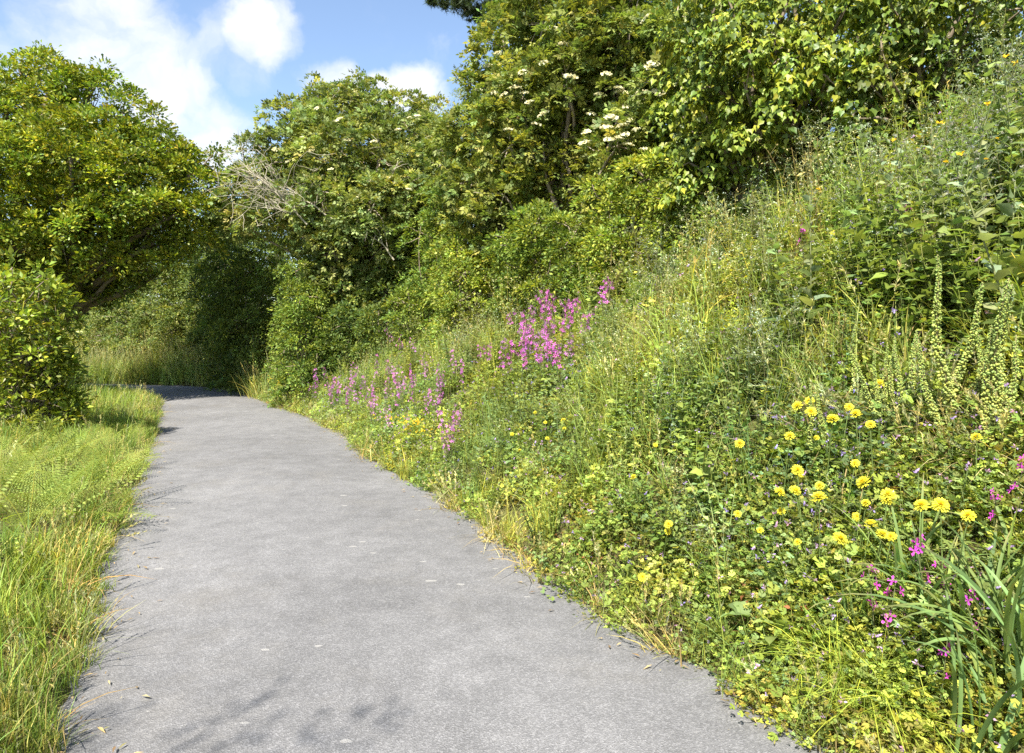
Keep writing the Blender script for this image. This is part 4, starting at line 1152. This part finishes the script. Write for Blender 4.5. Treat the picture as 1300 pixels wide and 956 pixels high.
# left verge
def verge_spots(dens, s0, s1, y0=1.0, y1=18, fall=.6, clump_=0):
    N = int((y1 - y0) * 12 * dens)
    p = np.stack([rng.uniform(-14, 0, N), rng.uniform(y0, y1, N)], 1)
    prob = np.minimum(1, (4.0 / np.maximum(p[:, 1], 3)) ** fall) * dens * 14 * (y1 - y0) / N
    p = p[rng.random(N) < prob]
    px_ = CX + p[:, 0] / p[:, 1] * F; p = p[(px_ > -160) & (px_ < 330)]
    s = -side(p, Ls); m = (s > s0) & (s < s1)
    for cx_, cy_, cr_ in CLEAR:
        if cx_ < -1.5 and cr_ > .21: m &= (np.hypot(p[:, 0] - cx_, p[:, 1] - cy_ + .1) > cr_) | (rng.random(len(p)) < .12)
    if clump_: m &= (wob(p[:, 0] * 1.3, p[:, 1] * 1.3) * .5 + rng.normal(0, .35, len(p))) > clump_
    p, s = p[m], s[m]
    return np.concatenate([p, (hz(p[:, 0], p[:, 1]) - .01)[:, None]], 1), s


vg = [merged(grass(h=hh, col=c, heads=k, n=30, w=.0034)) for c, hh, k in (((.18, .255, .042), .3, 0), ((.14, .21, .035), .34, 0), ((.22, .28, .055), .32, 0), ((.33, .32, .1), .32, 1))]
q, s = verge_spots(64, -.06, 5.5, fall=.4)
q2, s2 = verge_spots(70, -.06, .6, fall=.3); q, s = np.concatenate([q, q2]), np.concatenate([s, s2])
stuff('verge_grass', 'long bright green grass on the left verge', 'grass', vg, q, sc(len(q), .6, 1.2) * np.interp(s, [0, .35, 1.2], [.5, .85, 1.1]))
q, s = verge_spots(20, -.07, .4, fall=.3)
q2, s2 = verge_spots(7, .25, 1.0, fall=.3, clump_=.1)
q = np.concatenate([q, q2])
stuff('verge_dry_grass', 'dry straw along the broken left edge of the lane', 'dry grass', dg, q, sc(len(q), .4, .95), tilt=.5)
q, s = verge_spots(7, .4, 6, fall=.5)
stuff('verge_weeds', 'leafy weeds scattered through the left verge grass', 'undergrowth', wd + cl[:2], q, sc(len(q), .5, .9))
# beyond the bend: pale grass and weeds under the far hedge
N = 5200
p = np.stack([rng.uniform(-17, -5, N), rng.uniform(16, 24.5, N)], 1); s = side(p, Rs); p = p[(s > .0) & (s < 2.6)]
q = np.concatenate([p, hz(p[:, 0], p[:, 1])[:, None]], 1)
far = [merged(grass(h=.7, col=c, n=26, w=.006, heads=4, r=.12)) for c in ((.19, .26, .055), (.14, .2, .04), (.3, .31, .1))] + [merged(weed(h=.6, col=MG, ls=.09))]
stuff('hedge_bank_grass', 'pale long grass at the foot of the far hedge beyond the bend', 'grass', far, q, sc(len(q), .6, 1.15))
# crumbs on the road edges
N = 1500
edge = np.concatenate([Rs[(Rs[:, 1] > 2) & (Rs[:, 1] < 17)], Ls[(Ls[:, 1] > 2) & (Ls[:, 1] < 15)]])
p = edge[rng.integers(0, len(edge), N)] + rng.normal(0, .13, (N, 2))
g = Geo(); d = rand_dirs(N) * [1, 1, .12]
z = np.where((side(p, Rs) < 0) & (side(p, Ls) > 0), .028, hz(p[:, 0], p[:, 1]) + .01)
scatter(g, LEAF_N, frames(d, np.tile([0, 0, 1.], (N, 1))), np.concatenate([p, z[:, None]], 1), rng.uniform(.012, .06, N), pick([(.4, .31, .16), (.28, .2, .1), (.2, .13, .07), (.3, .28, .1)], [3, 2, 1, 1], N))
tag(g.build('leaf_litter', M_HERB), 'dry stalks and leaf scraps along both road edges', 'leaf litter', kind='stuff')

# ------------------------------------------------------------------ sky, sun, camera
S = unit([-.33, -.88, math.tan(math.radians(51)) * math.hypot(.33, .88)])
EL = math.asin(S[2])
w = bpy.data.worlds.new('World'); bpy.context.scene.world = w; w.use_nodes = True
n, l = w.node_tree.nodes, w.node_tree.links; n.clear()
out = n.new('ShaderNodeOutputWorld'); bg = n.new('ShaderNodeBackground'); bg.inputs['Strength'].default_value = .095
sky = n.new('ShaderNodeTexSky'); sky.sky_type = 'NISHITA'; sky.sun_disc = False
sky.sun_elevation = EL; sky.sun_rotation = math.atan2(S[0], S[1]); sky.air_density = 1.0; sky.dust_density = .6; sky.ozone_density = 1.5
tc = n.new('ShaderNodeTexCoord')


def wm(op, x, y=None):
    k = n.new('ShaderNodeMath'); k.operation = op
    for i_, s_ in enumerate((x, y)):
        if s_ is None: continue
        if isinstance(s_, (int, float)): k.inputs[i_].default_value = s_
        else: l.new(s_, k.inputs[i_])
    return k.outputs[0]


def wr(s_, a0, a1, b0, b1):
    k = n.new('ShaderNodeMapRange'); k.interpolation_type = 'SMOOTHSTEP'
    for nm, v in zip(('From Min', 'From Max', 'To Min', 'To Max'), (a0, a1, b0, b1)): k.inputs[nm].default_value = v
    l.new(s_, k.inputs['Value']); return k.outputs['Result']


dirn0 = tc.outputs['Generated']
wn = n.new('ShaderNodeTexNoise'); wn.inputs['Scale'].default_value = 7; wn.inputs['Detail'].default_value = 6; wn.inputs['Roughness'].default_value = .6; l.new(dirn0, wn.inputs['Vector'])
wv = n.new('ShaderNodeVectorMath'); wv.operation = 'SUBTRACT'; l.new(wn.outputs['Color'], wv.inputs[0]); wv.inputs[1].default_value = (.5, .5, .5)
ws_ = n.new('ShaderNodeVectorMath'); ws_.operation = 'SCALE'; l.new(wv.outputs['Vector'], ws_.inputs[0]); ws_.inputs['Scale'].default_value = .11
wa = n.new('ShaderNodeVectorMath'); wa.operation = 'ADD'; l.new(dirn0, wa.inputs[0]); l.new(ws_.outputs['Vector'], wa.inputs[1])
wz = n.new('ShaderNodeVectorMath'); wz.operation = 'NORMALIZE'; l.new(wa.outputs['Vector'], wz.inputs[0])
dirn = wz.outputs['Vector']
mask = None
for (a, y, r, amp) in ((70, -5, 80, .7), (130, 25, 85, .95), (180, 60, 75, 1.0), (210, 110, 70, .95), (255, 165, 65, .85), (285, 195, 40, .6), (105, 90, 60, .7), (0, 90, 60, .4), (20, 20, 60, .3),
                       (335, 35, 48, .95), (345, 60, 36, .8), (300, 60, 60, .5), (318, 90, 36, .5), (515, 112, 40, 1.1), (488, 104, 26, 1.0), (540, 120, 26, .9), (425, 112, 36, .8), (560, 60, 50, .2), (440, 60, 80, .1)):
    d = unit(P(a, y, 1.0) - np.array([0, 0, EYE]))
    dp = n.new('ShaderNodeVectorMath'); dp.operation = 'DOT_PRODUCT'; l.new(dirn, dp.inputs[0]); dp.inputs[1].default_value = d
    ang = r / F / (1 + ((a - CX) / F) ** 2)
    k = wr(dp.outputs['Value'], math.cos(ang * 1.45), math.cos(ang * .05), 0, amp * 1.15)
    mask = k if mask is None else wm('MAXIMUM', mask, k)
nz = n.new('ShaderNodeTexNoise'); nz.inputs['Scale'].default_value = 9; nz.inputs['Detail'].default_value = 7; nz.inputs['Roughness'].default_value = .58; nz.inputs['Distortion'].default_value = .4
l.new(dirn, nz.inputs['Vector'])
nz2 = n.new('ShaderNodeTexNoise'); nz2.inputs['Scale'].default_value = 2.6; nz2.inputs['Detail'].default_value = 5; l.new(dirn, nz2.inputs['Vector'])
# the rest of the sky carries broken cloud as well
sx = n.new('ShaderNodeSeparateXYZ'); l.new(dirn, sx.inputs[0])
rest = wm('MULTIPLY', wr(nz2.outputs['Fac'], .5, .68, 0, .8), wr(sx.outputs['Y'], .55, .2, 0, 1))
dens = wm('ADD', wm('MAXIMUM', mask, rest), wm('MULTIPLY', wm('SUBTRACT', nz.outputs['Fac'], .5), 1.9))
fac = wr(dens, .15, 1.3, 0.03, 1)
mx = n.new('ShaderNodeMix'); mx.data_type = 'RGBA'; l.new(fac, mx.inputs[0]); l.new(sky.outputs['Color'], mx.inputs[6]); mx.inputs[7].default_value = (4.3, 4.4, 4.6, 1)
l.new(mx.outputs[2], bg.inputs['Color']); l.new(bg.outputs['Background'], out.inputs['Surface'])

sd = bpy.data.lights.new('sun', 'SUN'); sd.energy = 4.8; sd.angle = math.radians(.53); sd.color = (1.0, .95, .86)
so = bpy.data.objects.new('sun', sd); C.objects.link(so); so.rotation_euler = Vector(S).to_track_quat('Z', 'Y').to_euler(); so.location = (-10, -16, 25)

cam = bpy.data.cameras.new('camera'); co = bpy.data.objects.new('camera', cam); C.objects.link(co)
co.location = (0, 0, EYE); co.rotation_euler = (PI / 2, 0, 0)
cam.sensor_fit = 'HORIZONTAL'; cam.sensor_width = 36; cam.lens = 36 * F / 1300; cam.shift_y = -(478 - HY) / 1300
cam.clip_start = .05; cam.clip_end = 3000
sc_ = bpy.context.scene; sc_.camera = co
vs = sc_.view_settings; vs.view_transform = 'Standard'; vs.look = 'None'; vs.exposure = 1.46; vs.gamma = 1; vs.use_curve_mapping = False
cy = sc_.cycles; cy.max_bounces = 5; cy.diffuse_bounces = 2; cy.glossy_bounces = 2; cy.transmission_bounces = 3; cy.transparent_max_bounces = 4
cy.sample_clamp_indirect = 6; cy.use_denoising = False; cy.caustics_reflective = False; cy.caustics_refractive = False
print('verts', sum(len(o.data.vertices) for o in bpy.data.objects if o.type == 'MESH'), 'objects', len(bpy.data.objects))
